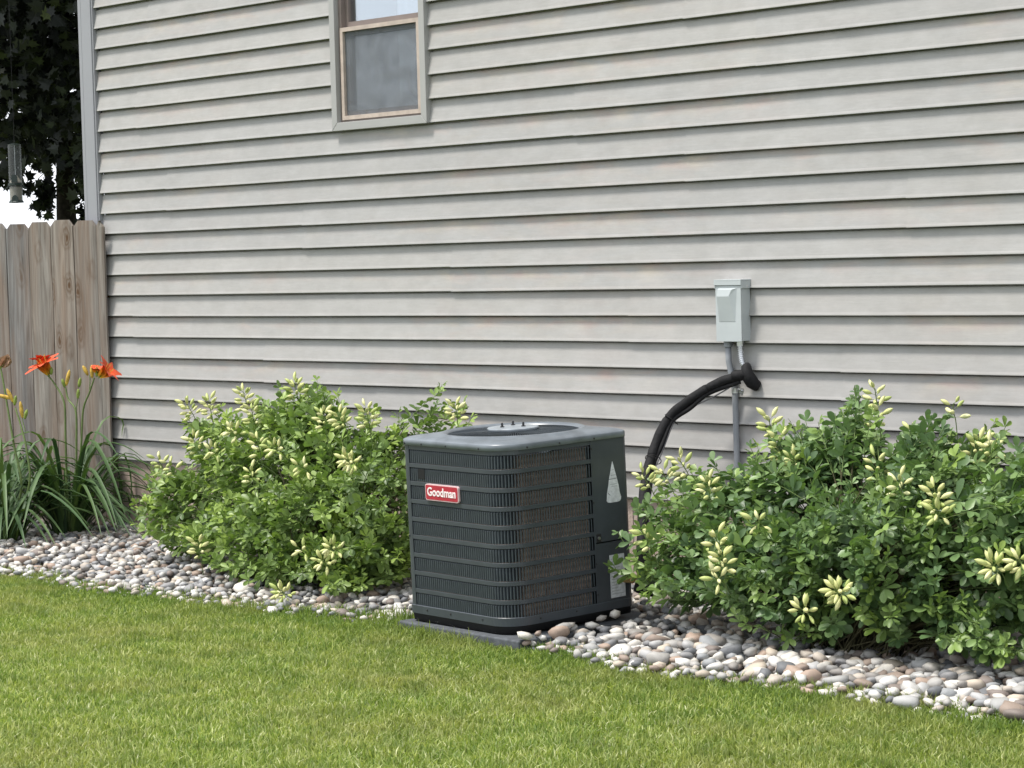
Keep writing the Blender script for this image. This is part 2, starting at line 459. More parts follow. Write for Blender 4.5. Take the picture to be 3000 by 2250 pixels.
# foundation: two courses of block with recessed mortar
fm = MB(); fm.box(0.02, XR-0.02, 0.002, 0.03, -0.1, 0.405); obj('mortar', fm, M['mortar'], house)
bmesh_block = None
def block_mesh(wd):
    mb = MB(); mb.box(0, wd, 0, 0.03, 0, 0.192)
    return mb.mesh('foundation_block')
bfull = block_mesh(0.394)
for row, zr in enumerate((0.0075, 0.2105, -0.195)):
    x = 0.02 if row == 1 else -0.18
    while x < XR-0.42:
        xa = max(x, 0.02)
        me = bfull if xa == x else block_mesh(0.394-(xa-x))
        o = link('foundation_block', me, M['block'], house, loc=(xa, -0.003 + 0.0015*rng.random(), zr), bevel=0.0)
        x += 0.404

# ---- window
win = bpy.data.objects.new('window', None); C.objects.link(win); win.parent = house
def fr(mb, x0, x1, z0, z1, wd, y0, y1):       # rectangular ring
    mb.box(x0, x1, y0, y1, z0, z0+wd); mb.box(x0, x1, y0, y1, z1-wd, z1)
    mb.box(x0, x0+wd, y0, y1, z0+wd, z1-wd); mb.box(x1-wd, x1, y0, y1, z0+wd, z1-wd)
def mitred(mb, x0, x1, z0, z1, wd, y0, y1):
    o_ = [(x0,z0),(x1,z0),(x1,z1),(x0,z1)]; i_ = [(x0+wd,z0+wd),(x1-wd,z0+wd),(x1-wd,z1-wd),(x0+wd,z1-wd)]
    g = 0.0006
    for k in range(4):
        a, b = o_[k], o_[(k+1) % 4]; c_, d_ = i_[(k+1) % 4], i_[k]
        cx = (a[0]+b[0]+c_[0]+d_[0])/4; cz = (a[1]+b[1]+c_[1]+d_[1])/4
        q = [(p[0]*(1-g*3)+cx*g*3, p[1]*(1-g*3)+cz*g*3) for p in (a, b, c_, d_)]
        mb.add([(p[0], y0, p[1]) for p in q] + [(p[0], y1, p[1]) for p in q], [(0,1,2,3),(7,6,5,4),(0,4,5,1),(1,5,6,2),(2,6,7,3),(3,7,4,0)])
m_ = MB(); mitred(m_, WX0-0.006, WX1+0.012, WZ0-0.002, WZ1+0.006, 0.040, -0.040, 0.016); obj('window_trim', m_, M['trim'], win, bevel=0.002)
m_ = MB(); fr(m_, WX0+0.034, WX1-0.030, WZ0+0.032, WZ1-0.034, 0.022, -0.012, 0.08); obj('window_frame', m_, M['frame_brown'], win)
XA, XB = WX0+0.052, WX1-0.048
ZM = 2.632                                   # meeting rail
m_ = MB(); fr(m_, XA, XB, WZ0+0.05, ZM, 0.020, -0.020, 0.012); obj('screen_frame', m_, M['sash'], win)
m_ = MB(); fr(m_, XA+0.021, XB-0.021, WZ0+0.071, ZM-0.021, 0.022, 0.002, 0.03); obj('sash', m_, M['frame_brown'], win)
m_ = MB(); fr(m_, XA, XB, ZM+0.003, WZ1-0.055, 0.026, 0.016, 0.05); obj('sash', m_, M['frame_brown'], win)
def glass_material():
    t = NT('window_glass', 0.03, 0.5)
    gl = t.n('ShaderNodeBsdfGlossy'); gl.inputs['Roughness'].default_value = 0.02; gl.inputs['Color'].default_value = (0.90, 0.95, 1.0, 1)
    tr = t.n('ShaderNodeBsdfTransparent'); tr.inputs['Color'].default_value = (0.75, 0.78, 0.8, 1)
    mx = t.n('ShaderNodeMixShader'); mx.inputs[0].default_value = 0.42
    t.l(tr.outputs[0], mx.inputs[1]); t.l(gl.outputs[0], mx.inputs[2]); t.l(mx.outputs[0], t.t.nodes['Material Output'].inputs['Surface'])
    return t.m
def screen_material():
    t = NT('insect_screen', 0.9, 0.1)
    nz = t.noise(3.2, t.coord((1, 1, 0.8)), 1.5, 0.5, 0.7)
    sw = t.math('SINE', t.math('MULTIPLY', nz, 42.0)); soft = t.noise(6.0, t.coord(), 3)  # moire of light and dark swirls painted into the screen's opacity
    t.col((0.20, 0.215, 0.235))
    tr = t.n('ShaderNodeBsdfTransparent')
    mx = t.n('ShaderNodeMixShader'); f = t.math('ADD', t.math('ADD', t.math('MULTIPLY', sw, 0.085), 0.38), t.math('MULTIPLY', soft, 0.10))
    t.l(f, mx.inputs[0]); t.l(tr.outputs[0], mx.inputs[1]); t.l(t.b.outputs[0], mx.inputs[2]); t.l(mx.outputs[0], t.t.nodes['Material Output'].inputs['Surface'])
    return t.m
gm = glass_material()
m_ = MB(); m_.box(XA+0.04, XB-0.04, 0.020, 0.024, WZ0+0.09, ZM-0.04); obj('pane', m_, gm, win)
m_ = MB(); m_.box(XA+0.024, XB-0.024, 0.032, 0.036, ZM+0.027, WZ1-0.08); obj('pane', m_, gm, win)
m_ = MB(); m_.box(XA+0.0205, XB-0.0205, -0.0050, -0.0045, WZ0+0.0705, ZM-0.0205); obj('insect_screen', m_, screen_material(), win)
# curtain hanging in the room
m_ = MB(); k = 30
vs = []; 
for i in range(k+1):
    x = XA + 0.30 + (XB + 0.35 - XA - 0.30)*i/k
    y = 0.100 + 0.006*math.sin(i*1.1) + 0.003*math.sin(i*2.3)
    vs += [(x, y, WZ0+0.06), (x, y, WZ1)]
m_.add(vs, [(2*i, 2*i+2, 2*i+3, 2*i+1) for i in range(k)])
obj('curtain', m_, simple('curtain_cloth', (0.78,0.80,0.83), 0.9, 0.1, var=0.08, scale=8), win, smooth=True)

# =================================================================== fence
P0 = Vector((0.085, -0.055, 0)); FD = Vector((-math.cos(R(21)), -math.sin(R(21)), 0)); FN = Vector((-FD.y, FD.x, 0))
if FN.y > 0: FN = -FN       # towards the lawn
fence = thing('wooden_fence', 'weathered grey dog-eared wooden privacy fence beside the house corner', 'fence', (P0.x, P0.y, 0))
def plank_mb(wd, top, seed):
    rr = random.Random(seed); mb = MB(); c_ = 0.030; ns = 9
    out = [(0, 0.02)]
    L = []; Rr = []
    for i in range(ns+1):
        z = 0.02 + (top - c_*1.15 - 0.02)*i/ns
        L.append((0.0 + 0.0016*math.sin(i*1.7+seed), z)); Rr.append((wd + 0.0016*math.sin(i*1.3+seed*2), z))
    poly_rows = list(zip(L, Rr)) + [((c_, top), (wd - c_, top + 0.001))]
    th = 0.016
    vs = []
    for i, (a, b) in enumerate(poly_rows):
        cup = 0.0025*math.sin(i*0.5 + seed)
        mid = ((a[0]+b[0])/2, (a[1]+b[1])/2)
        for (p, dy) in ((a, 0), (mid, cup + 0.0022), (b, 0)):
            vs.append((p[0], dy, p[1]))
        for (p, dy) in ((a, 0), (mid, cup), (b, 0)):
            vs.append((p[0], dy - th, p[1]))
    m = len(poly_rows); fs = []
    for i in range(m-1):
        a = i*6; b = (i+1)*6
        fs += [(a, a+1, b+1, b), (a+1, a+2, b+2, b+1), (a+3, b+3, b+4, a+4), (a+4, b+4, b+5, a+5), (a, b, b+3, a+3), (a+2, a+5, b+5, b+2)]
    e = (m-1)*6
    fs += [(e, e+1, e+4, e+3), (e+1, e+2, e+5, e+4), (0, 3, 4, 1), (1, 4, 5, 2)]
    mb.add(vs, fs); return mb
PT = [1.748, 1.752, 1.760, 1.753, 1.746]
pos = 0.0
# the plank against the house is only partly seen
first = True
for i in range(22):
    wd = [0.050, 0.152, 0.150, 0.151, 0.152][i] if i < 5 else 0.15 + rng.uniform(-0.002, 0.002)
    top = PT[i] if i < 5 else 1.75 + rng.uniform(-0.006, 0.006)
    mb = plank_mb(wd, top, i+3)
    me = mb.mesh('plank'); o = link('plank', me, M['wood'], fence, loc=(0,0,0))
    # local x runs along the fence away from the house, local y towards the lawn
    org = FD*pos + FN*(0.001*(i % 3))
    ang = math.atan2(FD.y, FD.x)
    mat = Matrix(((FD.x, FN.x, 0, org.x), (FD.y, FN.y, 0, org.y), (0, 0, 1, 0), (0, 0, 0, 1)))
    tilt = Matrix.Rotation(R([0.10,-0.05,0.08,0.0,-0.02][i % 5]), 4, 'Y')
    o.matrix_local = mat @ tilt
    pos += wd + [0.002, 0.002, 0.008, 0.002, 0.002][i % 5]
for zz in (0.35, 0.95, 1.5):
    mb = MB(); a = P0 + FD*0.045 - FN*0.018; b = P0 + FD*pos - FN*0.018
    q = [a + Vector((0,0,zz)), b + Vector((0,0,zz)), b - FN*0.038 + Vector((0,0,zz)), a - FN*0.038 + Vector((0,0,zz))]
    mb.add([tuple(p) for p in q] + [tuple(p + Vector((0,0,0.085))) for p in q], [(0,1,2,3),(7,6,5,4),(0,4,5,1),(1,5,6,2),(2,6,7,3),(3,7,4,0)])
    obj('rail', mb, M['wood'], fence)
for dd in (0.10, 1.5, 2.9):
    a = P0 + FD*dd - FN*0.062
    mb = MB(); e = 0.045
    q = [a - FD*e, a + FD*e, a + FD*e - FN*2*e, a - FD*e - FN*2*e]
    mb.add([(p.x, p.y, -0.1) for p in q] + [(p.x, p.y, 1.70) for p in q], [(0,1,2,3),(7,6,5,4),(0,4,5,1),(1,5,6,2),(2,6,7,3),(3,7,4,0)])
    obj('post', mb, M['wood'], fence)

# =================================================================== condenser unit
AW, AH = 0.631, 0.665
ac = thing('air_conditioner', 'dark grey outdoor air conditioner condenser with red badge standing on a pad', 'air conditioner',
           (4.792, -1.463, 0.09), local=True, rot=(R(1.74), R(0.25), R(-4.55)))
# outline of the cabinet seen from above, local: front corner at 0,0; left along -x; right face along +y
def outline(off=0.0, rf_=0.105, rs=0.03, n=10):
    a0, a1, b0, b1 = -AW - off, off, -off, AW + off      # x range, y range
    pts = []
    def arc(cx, cy, r, s, e, k):
        for i in range(k+1):
            t = s + (e-s)*i/k; pts.append((cx + r*math.cos(t), cy + r*math.sin(t)))
    rf2 = rf_ + off; rs2 = max(0.004, rs + off)
    arc(a0+rs2, b1-rs2, rs2, R(90), R(180), 4)            # rear left
    arc(a0+rs2, b0+rs2, rs2, R(180), R(270), 4)           # left front
    arc(a1-rf2, b0+rf2, rf2, R(270), R(360), n)           # front corner
    arc(a1-rs2, b1-rs2, rs2, R(0), R(90), 4)              # right rear
    return pts
def ring_path(x_from=None):
    return outline()
# perimeter parameterisation of the grille: left face, rounded corner, right face
RF = 0.105
def peri(s):        # s metres from the start of the left grille; returns point, inward normal, tangent
    L1 = AW - 0.050 - RF
    if s <= L1: return (-AW + 0.050 + s, 0.0), (0, 1), (1, 0)
    La = RF*math.pi/2
    if s <= L1 + La:
        a = (s - L1)/RF
        cx, cy = -RF, RF
        px, py = cx + RF*math.sin(a), cy - RF*math.cos(a)
        return (px, py), (-math.sin(a), math.cos(a)), (math.cos(a), math.sin(a))
    q = s - L1 - La
    return (0.0, RF + q), (-1, 0), (0, 1)
L1 = AW - 0.050 - RF; La = RF*math.pi/2; L3 = 0.442 - RF; LT = L1 + La + L3
def strip(mb, s0, s1, z0, z1, d0, d1, n=None):   # band following the perimeter, between depths d0 and d1 inside the face
    n = n or max(2, int((s1-s0)/0.02)); vs = []
    for i in range(n+1):
        (x, y), (nx, ny), _ = peri(s0 + (s1-s0)*i/n)
        for (d, z) in ((d0, z0), (d0, z1), (d1, z1), (d1, z0)):
            vs.append((x + nx*d, y + ny*d, z))
    fs = []
    for i in range(n):
        a = 4*i; b = a + 4
        for k in range(4): fs.append((a+k, b+k, b+(k+1) % 4, a+(k+1) % 4))
    fs += [(0,1,2,3), (4*n+3, 4*n+2, 4*n+1, 4*n)]
    mb.add(vs, fs)
PITCH, BAND = 0.0712, 0.0170
ZTOP = AH - 0.020
rows = [(ZTOP - i*PITCH - (PITCH - BAND), ZTOP - i*PITCH) for i in range(9)]      # z range of each louver row
for i in range(8):
    mb = MB(); z1 = rows[i][0]; z0 = rows[i+1][1]
    strip(mb, -0.004, LT+0.004, z0, z1, -0.0015, 0.004)
    obj('grille_band', mb, M['ac'], ac, bevel=0.001)
mb = MB(); strip(mb, -0.004, LT+0.004, rows[0][1], AH-0.002, -0.001, 0.005); obj('upper_rail', mb, M['ac'], ac)
mb = MB(); strip(mb, -0.004, LT+0.004, 0.0, rows[8][0], -0.002, 0.005); obj('lower_rail', mb, M['ac'], ac, bevel=0.001)
# louver blades, one curved strip per opening, too fine to pick apart
for (z0, z1) in rows:
    mb = MB(); s = 0.006
    while s < LT - 0.004:
        (x, y), (nx, ny), (tx, ty) = peri(s)
        w1, lean = 0.018, 0.010
        vs = []
        for zz, sh in ((z0+0.002, 0.0), (z1-0.007, 0.0), (z1-0.001, 0.004)):
            for (d, t) in ((0.0012+sh, -0.0046), (0.0006+sh, 0.0), (w1, lean), (w1+0.001, lean-0.0008), (0.0020+sh, -0.0006), (0.0024+sh, -0.0046)):
                vs.append((x + nx*d + tx*t, y + ny*d + ty*t, zz))
        fs = [(0,5,4,3,2,1), (12,13,14,15,16,17)]
        for a in (0, 6):
            fs += [(a+k, a+(k+1) % 6, a+6+(k+1) % 6, a+6+k) for k in range(6)]
        mb.add(vs, fs); s += 0.0130
    o = obj('louver_row', mb, M['ac_dark'], ac); o['kind'] = 'stuff'
# coil behind the louvers with vertical fin relief and tube sheet
mb = MB(); n = 420
vs = []
for i in range(n+1):
    (x, y), (nx, ny), _ = peri(LT*i/n); d = 0.030 + (0.0016 if i % 2 else 0)
    vs += [(x+nx*d, y+ny*d, 0.02), (x+nx*d, y+ny*d, AH-0.03)]
mb.add(vs, [(2*i, 2*i+2, 2*i+3, 2*i+1) for i in range(n)])
obj('coil', mb, M['coil'], ac)
mb = MB(); mb.box(-AW+0.07, -0.06, 0.06, AW-0.03, 0.01, AH-0.04); obj('inner_shell', mb, M['black'], ac)
# left corner post, right service panel, back
def wall_poly(mb, pts, z0, z1, th=0.004):
    vs = []; m = len(pts)
    for (x, y) in pts: vs += [(x, y, z0), (x, y, z1)]
    mb.add(vs, [(2*i, 2*i+2, 2*i+3, 2*i+1) for i in range(m-1)])
mb = MB()
pl = [(-AW+0.047, 0.0005), (-AW+0.03, 0.0005)] + [(-AW+0.03-0.03*math.sin(R(a)), 0.0305-0.03*math.cos(R(a))) for a in (15,30,45,60,75,90)] + [(-AW, 0.12), (-AW, AW-0.03), (-AW+0.02, AW), (0-0.02, AW)]
wall_poly(mb, pl[::-1], 0.0, AH); o = obj('corner_panel', mb, M['ac'], ac, smooth=False)
mb = MB(); mb.box(-AW+0.044, -AW+0.0475, -0.0022, 0.002, 0.004, AH-0.004); obj('corner_flange', mb, M['ac'], ac)
mb = MB()
def rquad(mb, y0, y1, z0, z1, x, th=0.003):
    mb.box(x-th, x, y0, y1, z0, z1)
rquad(mb, 0.4455, 0.611, 0.262, AH, 0.0008); obj('service_panel', mb, M['ac'], ac, bevel=0.0008)
mb = MB(); rquad(mb, 0.4455, 0.611, 0.0, 0.257, -0.0006); obj('valve_panel', mb, M['ac'], ac, bevel=0.0008)
mb = MB(); rquad(mb, 0.4385, 0.4450, 0.0, AH, 0.0026); obj('side_flange', mb, M['ac'], ac, bevel=0.0006)
mb = MB(); wall_poly(mb, [(-0.001, 0.611), (-0.006, 0.624), (-0.020, AW), (-0.3, AW)], 0.0, AH); obj('rear_panel', mb, M['ac'], ac)
mb = MB(); mb.box(-0.0016, 0.0018, 0.4500, 0.4740, 0.262, 0.296); obj('cable_plug', mb, M['steel_screw'], ac, bevel=0.001)
mb = MB(); mb.tube([(0.0, 0.462, 0.279), (0.006, 0.462, 0.279)], 0.006, 10); obj('cable_grommet', mb, M['galv'], ac)
# base pan
def loop_solid(mb, loops):
    m = len(loops[0][0]); base = len(mb.v)
    for pts, z in loops:
        for (x, y) in pts: mb.v.append((x, y, z))
    for i in range(len(loops)-1):
        for k in range(m):
            a = base + i*m + k; b = base + i*m + (k+1) % m
            mb.f.append((a, b, b+m, a+m))
    return base, m
mb = MB()
lp = [(outline(-0.03), -0.040), (outline(-0.004), -0.036), (outline(-0.002), -0.012), (outline(0.0025), -0.006), (outline(0.0025), 0.006), (outline(-0.01), 0.007)]
b_, m = loop_solid(mb, lp); mb.f.append(tuple(range(b_, b_+m))[::-1]); mb.f.append(tuple(range(b_+5*m, b_+6*m)))
mb.v = mb.v
obj('base_pan', mb, M['black'], ac, smooth=True)
mb = MB(); lp = [(outline(0.0032), -0.007), (outline(0.0036), 0.024), (outline(0.0015), 0.0265)]
loop_solid(mb, lp); obj('base_rim', mb, M['ac'], ac)
# top cover with a raised ring and round opening
NC = 64
CC = (-AW/2, AW/2)
def circ(r, n, like):
    out = []
    for (x, y) in like:
        a = math.atan2(y - CC[1], x - CC[0]); out.append((CC[0] + r*math.cos(a), CC[1] + r*math.sin(a)))
    return out
def resample(pts, n):
    P = pts + [pts[0]]; d = [0]
    for i in range(len(pts)): d.append(d[-1] + math.dist(P[i], P[i+1]))
    out = []; j = 0
    for k in range(n):
        s = d[-1]*k/n
        while d[j+1] < s: j += 1
        t = (s - d[j])/max(1e-9, d[j+1]-d[j]); out.append((P[j][0]+(P[j+1][0]-P[j][0])*t, P[j][1]+(P[j+1][1]-P[j][1])*t))
    return out
NN = 192
oa = resample(outline(0.007, 0.11, 0.035), NN); ob = resample(outline(0.004, 0.11, 0.035), NN); oa2 = resample(outline(0.0045, 0.11, 0.035), NN); oc = resample(outline(-0.008, 0.11, 0.05), NN); od = resample(outline(-0.022, 0.11, 0.06), NN)
mb = MB()
loops = [(ob, AH-0.004), (oa, AH-0.003), (oa, AH+0.017), (oa2, AH+0.020), (oc, AH+0.0265), (od, AH+0.0300),
         (circ(0.288, NN, od), AH+0.0365), (circ(0.282, NN, od), AH+0.0405), (circ(0.276, NN, od), AH+0.041), (circ(0.270, NN, od), AH+0.037), (circ(0.262, NN, od), AH+0.035), (circ(0.258, NN, od), AH+0.024)]
loop_solid(mb, loops); obj('top_cover', mb, M['ac_cap'], ac, smooth=True)
# fan guard: radial wires and rings, fine enough to be one part
mb = MB()
def guard_z(r): return AH + 0.030 + 0.010*math.cos(r/0.26*math.pi/2)
for k in range(132):
    a = 2*math.pi*k/132 + 0.02
    pts = []
    for r_ in (0.075, 0.13, 0.19, 0.235, 0.262):
        aa = a + 0.25*(0.262 - r_)
        pts.append((CC[0]+r_*math.cos(aa), CC[1]+r_*math.sin(aa), guard_z(r_)))
    mb.tube(pts, 0.0013, 4, False)
for r_ in (0.10, 0.135, 0.17, 0.205, 0.24):
    pts = [(CC[0]+r_*math.cos(2*math.pi*k/72), CC[1]+r_*math.sin(2*math.pi*k/72), guard_z(r_)-0.002) for k in range(73)]
    mb.tube(pts, 0.0013, 4, False)
o = obj('fan_guard', mb, M['ac_dark'], ac); o['kind'] = 'stuff'
mb = MB(); mb.lathe([(0.001, AH+0.036), (0.098, AH+0.036), (0.102, AH+0.0475), (0.100, AH+0.0495), (0.09, AH+0.0500), (0.083, AH+0.0490), (0.075, AH+0.0515), (0.001, AH+0.0525)], 40, (CC[0], CC[1], 0))
obj('motor_plate', mb, simple('motor_plate', (0.26,0.29,0.315), 0.35, 0.5, 0.0, var=0.2, scale=30), ac, smooth=True)
for k in range(3):
    a = R(20 + 120*k); x, y = CC[0] + 0.048*math.cos(a), CC[1] + 0.048*math.sin(a)
    mb = MB(); mb.lathe([(0.009, 0.0), (0.009, 0.005), (0.0045, 0.0055), (0.0045, 0.017), (0.003, 0.019)], 6, (x, y, AH+0.050)); obj('motor_bolt', mb, M['steel_screw'], ac)
# fan inside
fanm = MB(); fanm.lathe([(0.04, AH-0.06), (0.045, AH-0.05), (0.045, AH-0.02), (0.03, AH-0.012)], 20, (CC[0], CC[1], 0)); obj('fan_hub', fanm, M['black'], ac)
for k in range(3):
    mb = MB(); n = 8; vs = []
    for i in range(n+1):
        r_ = 0.04 + 0.20*i/n
        for s_ in (-1, 1):
            a = R(120*k) + s_*0.42; vs.append((CC[0]+r_*math.cos(a), CC[1]+r_*math.sin(a), AH-0.035 + s_*0.018))
    mb.add(vs, [(2*i, 2*i+1, 2*i+3, 2*i+2) for i in range(n)]); obj('fan_blade', mb, M['ac_dark'], ac, smooth=True)
# screws
sc = MB(); sc.lathe([(0.0042, 0.0), (0.0042, 0.0016), (0.0030, 0.0024)], 8)
scm = sc.mesh('screw'); scm.materials.append(M['steel_screw'])
def screw(x, y, z, face):
    o = bpy.data.objects.new('screw', scm); C.objects.link(o); o.parent = ac
    o.location = (x, y, z); o.rotation_euler = (R(90), 0, 0) if face == 'L' else (0, R(90), 0)
for x in (-AW+0.030, -AW+0.14, -0.335, -0.13): screw(x, -0.0070, AH+0.004, 'L')
for x in (-AW+0.022, ): screw(x, -0.0002, 0.30, 'L'); screw(x, -0.0002, 0.02, 'L')
for x in (-AW+0.12, -0.36, -0.16): screw(x, -0.0036, 0.012, 'L')
for y in (0.12, 0.28, 0.455): screw(0.0070, y, AH+0.004, 'R')
for y in (0.15, 0.33): screw(0.0036, y, 0.012, 'R')
for z in (0.06, 0.18, 0.42, 0.63): screw(0.0028, 0.4415, z, 'R')
# small dark box set in the second louver row
mb = MB(); mb.box(-AW+0.103, -AW+0.143, -0.001, 0.006, rows[1][0]+0.012, rows[1][1]-0.004); obj('louver_dark_box', mb, M['black'], ac)
# badge
def rr(mb, x0, x1, z0, z1, r, y0, y1, n=5):
    pts = []
    for (cx, cz, s) in ((x1-r, z1-r, 0), (x0+r, z1-r, 90), (x0+r, z0+r, 180), (x1-r, z0+r, 270)):
        for i in range(n+1):
            a = R(s + 90*i/n); pts.append((cx + r*math.cos(a), cz + r*math.sin(a)))
    m = len(pts)
    mb.add([(x, y0, z) for x, z in pts] + [(x, y1, z) for x, z in pts],
           [tuple(range(m)), tuple(range(m, 2*m))[::-1]] + [(i, m+i, m+(i+1) % m, (i+1) % m) for i in range(m)])
BX0, BX1, BZ0, BZ1 = -AW+0.156, -AW+0.366, 0.452, 0.516
badge_o = MB(); rr(badge_o, BX0, BX1, BZ0, BZ1, 0.010, -0.010, -0.001)
badge = obj('badge', badge_o, M['badge_white'], ac)
mb = MB(); rr(mb, BX0+0.004, BX1-0.004, BZ0+0.004, BZ1-0.004, 0.007, -0.0112, -0.0105); obj('badge_face', mb, M['red'], badge)
def text_mesh(s, size, name, extrude=0.0008, bold=0.0):
    cu = bpy.data.curves.new(name, 'FONT'); cu.body = s; cu.size = size; cu.extrude = extrude; cu.align_x = 'CENTER'; cu.align_y = 'CENTER'; cu.offset = bold
    cu.resolution_u = 3
    to = bpy.data.objects.new(name, cu); C.objects.link(to)
    dg = bpy.context.evaluated_depsgraph_get(); me = bpy.data.meshes.new_from_object(to.evaluated_get(dg))
    bpy.data.objects.remove(to); return me
me = text_mesh('Goodman', 0.047, 'badge_lettering', bold=0.0009); me.materials.clear()
xs_ = [v.co.x for v in me.vertices]; sc_ = (BX1-BX0-0.030)/(max(xs_)-min(xs_))
for v in me.vertices: v.co.x *= sc_; v.co.y *= 1.0
o = link('badge_lettering', me, simple('badge_letter_white', (0.85,0.78,0.78), 0.4), badge, loc=((BX0+BX1)/2, -0.0120, (BZ0+BZ1)/2 + 0.001)); o.rotation_euler = (R(90), 0, 0)
# torn sticker on the service panel
ty, w2 = 0.548, 0.037
prof = [(0.0, 0.571), (0.10, 0.560), (0.30, 0.535), (0.52, 0.505), (0.72, 0.475), (0.88, 0.448), (1.0, 0.428), (0.97, 0.418), (0.88, 0.412), (0.5, 0.410)]
mb = MB(); L_ = [(ty - w2*p*(1+0.05*math.sin(i*3)), z) for i, (p, z) in enumerate(prof)]; R_ = [(ty + w2*p*(1+0.05*math.sin(i*2.2)), z) for i, (p, z) in enumerate(prof)][::-1]
pp = L_[1:] + R_[:-1] + [(ty, 0.571)]
mb.add([(0.0016, y, z) for y, z in pp] + [(0.0006, y, z) for y, z in pp], [tuple(range(len(pp)))[::1], tuple(range(len(pp), 2*len(pp)))[::-1]] + [(i, len(pp)+i, len(pp)+(i+1) % len(pp), (i+1) % len(pp)) for i in range(len(pp))])
stk = obj('torn_sticker', mb, M['white_label'], ac)
for (y0, y1, z, dz, h) in ((ty-0.023, ty+0.026, 0.500, 0.0022, 0.0022), (ty-0.030, ty-0.018, 0.447, -0.010, 0.003), (ty-0.012, ty+0.014, 0.515, 0.001, 0.0012), (ty-0.016, ty+0.018, 0.480, 0.001, 0.0010), (ty-0.010, ty+0.020, 0.472, 0.0, 0.0010), (ty-0.013, ty+0.006, 0.536, 0.001, 0.0010)):
    mb = MB(); mb.add([(0.0020, y0, z), (0.0020, y1, z+dz), (0.0020, y1, z+dz+h), (0.0020, y0, z+h)], [(0,1,2,3)]); obj('sticker_mark', mb, M['ink'], stk)
mb = MB(); rquad(mb, 0.512, 0.588, 0.036, 0.205, 0.0010, 0.0008); stk = obj('rating_label', mb, M['white_label'], ac)
for k in range(13):
    mb = MB(); z = 0.05 + k*0.0115; mb.add([(0.0014, 0.518, z), (0.0014, 0.518+[0.06,0.045,0.03,0.055][k % 4], z), (0.0014, 0.518+[0.06,0.045,0.03,0.055][k % 4], z+0.0022), (0.0014, 0.518, z+0.0022)], [(0,1,2,3)])
    obj('label_line', mb, simple('label_grey', (0.35,0.36,0.38), 0.7) if k == 0 else bpy.data.materials['label_grey'], stk)
# service valve stub
mb = MB(); mb.tube([(0.0, 0.585, 0.10), (0.045, 0.585, 0.10), (0.055, 0.60, 0.12)], 0.012, 10); obj('service_valve', mb, simple('brass', (0.45,0.30,0.12), 0.35, 0.5, 0.9), ac)

# pad under it
pad = MB(); pad.box(-0.680, 0.085, -0.048, 0.74, 0.0, 0.050)
po = obj('equipment_pad', pad, M['pad'], None, loc=(4.80, -1.45, 0.0), bevel=0.008, segs=3); po.rotation_euler = (0, 0, R(-4.55))
tag(po, 'dark grey flat equipment pad on the ground under the condenser', 'pad')

# =================================================================== disconnect box and conduit
BXa, BXb, BZa, BZb, BYf, BYb = 4.632, 4.774, 1.105, 1.360, -0.078, -0.0175
db = thing('electrical_box', 'pale grey steel electrical disconnect box mounted on the siding', 'electrical box', ((BXa+BXb)/2, BYb, BZa))
mb = MB(); mb.box(BXa+0.003, BXb-0.003, BYf+0.003, BYb, BZa+0.002, BZb-0.003); obj('box_body', mb, M['box'], db, bevel=0.0015)
mb = MB()      # overhanging hood
mb.box(BXa-0.003, BXb+0.004, BYf-0.006, BYb, BZb-0.002, BZb+0.004); mb.box(BXa-0.003, BXb+0.004, BYf-0.006, BYf-0.002, BZb-0.020, BZb-0.0022)
mb.box(BXb+0.0005, BXb+0.004, BYf-0.0018, BYb, BZb-0.034, BZb-0.0022); mb.box(BXa-0.003, BXa+0.0002, BYf-0.0018, BYb, BZb-0.034, BZb-0.0022)
obj('hood', mb, M['box'], db, bevel=0.001)
mb = MB(); mb.box(BXa+0.001, BXb-0.001, BYf-0.001, BYf+0.0025, BZa, BZb-0.022); door = obj('cover', mb, M['box'], db, bevel=0.001)
# raised wedge on the cover: deepest at its top, fading into the cover at the bottom
mb = MB(); xa, xb, za, zb = BXa+0.020, BXb-0.036, BZa+0.082, BZb-0.032; yf = BYf-0.001
mb.add([(xa, yf, za), (xb+0.006, yf, za), (xb+0.014, yf, zb), (xa, yf, zb), (xa, yf-0.001, za+0.002), (xb+0.002, yf-0.001, za+0.002), (xb-0.018, yf-0.017, zb-0.034), (xa+0.002, yf-0.017, zb-0.034), (xa+0.004, yf-0.012, zb-0.006), (xb-0.004, yf-0.012, zb-0.006)],
       [(4,5,6,7), (7,6,9,8), (8,9,2,3), (0,4,7,3), (3,7,8), (0,1,5,4), (5,1,2,6), (6,2,9)])
obj('handle_recess', mb, M['box'], door)
for (y, z) in ((-0.045, 1.335), (-0.045, 1.165)):
    mb = MB(); mb.tube([(BXb-0.004, y, z), (BXb+0.0052, y, z)], 0.0045 if z > 1.3 else 0.012, 14); 
    if z < 1.3:
        mb = MB(); mb.tube([(BXb-0.004, y, z), (BXb-0.0022, y, z)], 0.013, 18)
    obj('screw' if z > 1.3 else 'knockout', mb, M['galv'] if z > 1.3 else M['box'], db)
mb = MB(); mb.tube([(4.668, -0.045, BZa-0.024), (4.668, -0.045, BZa+0.004)], 0.0185, 16); obj('conduit_hub', mb, M['pvc'], db, bevel=0.001)
mb = MB(); mb.tube([(4.735, -0.045, BZa-0.018), (4.735, -0.045, BZa+0.004)], 0.016, 12); obj('whip_connector', mb, M['galv'], db)
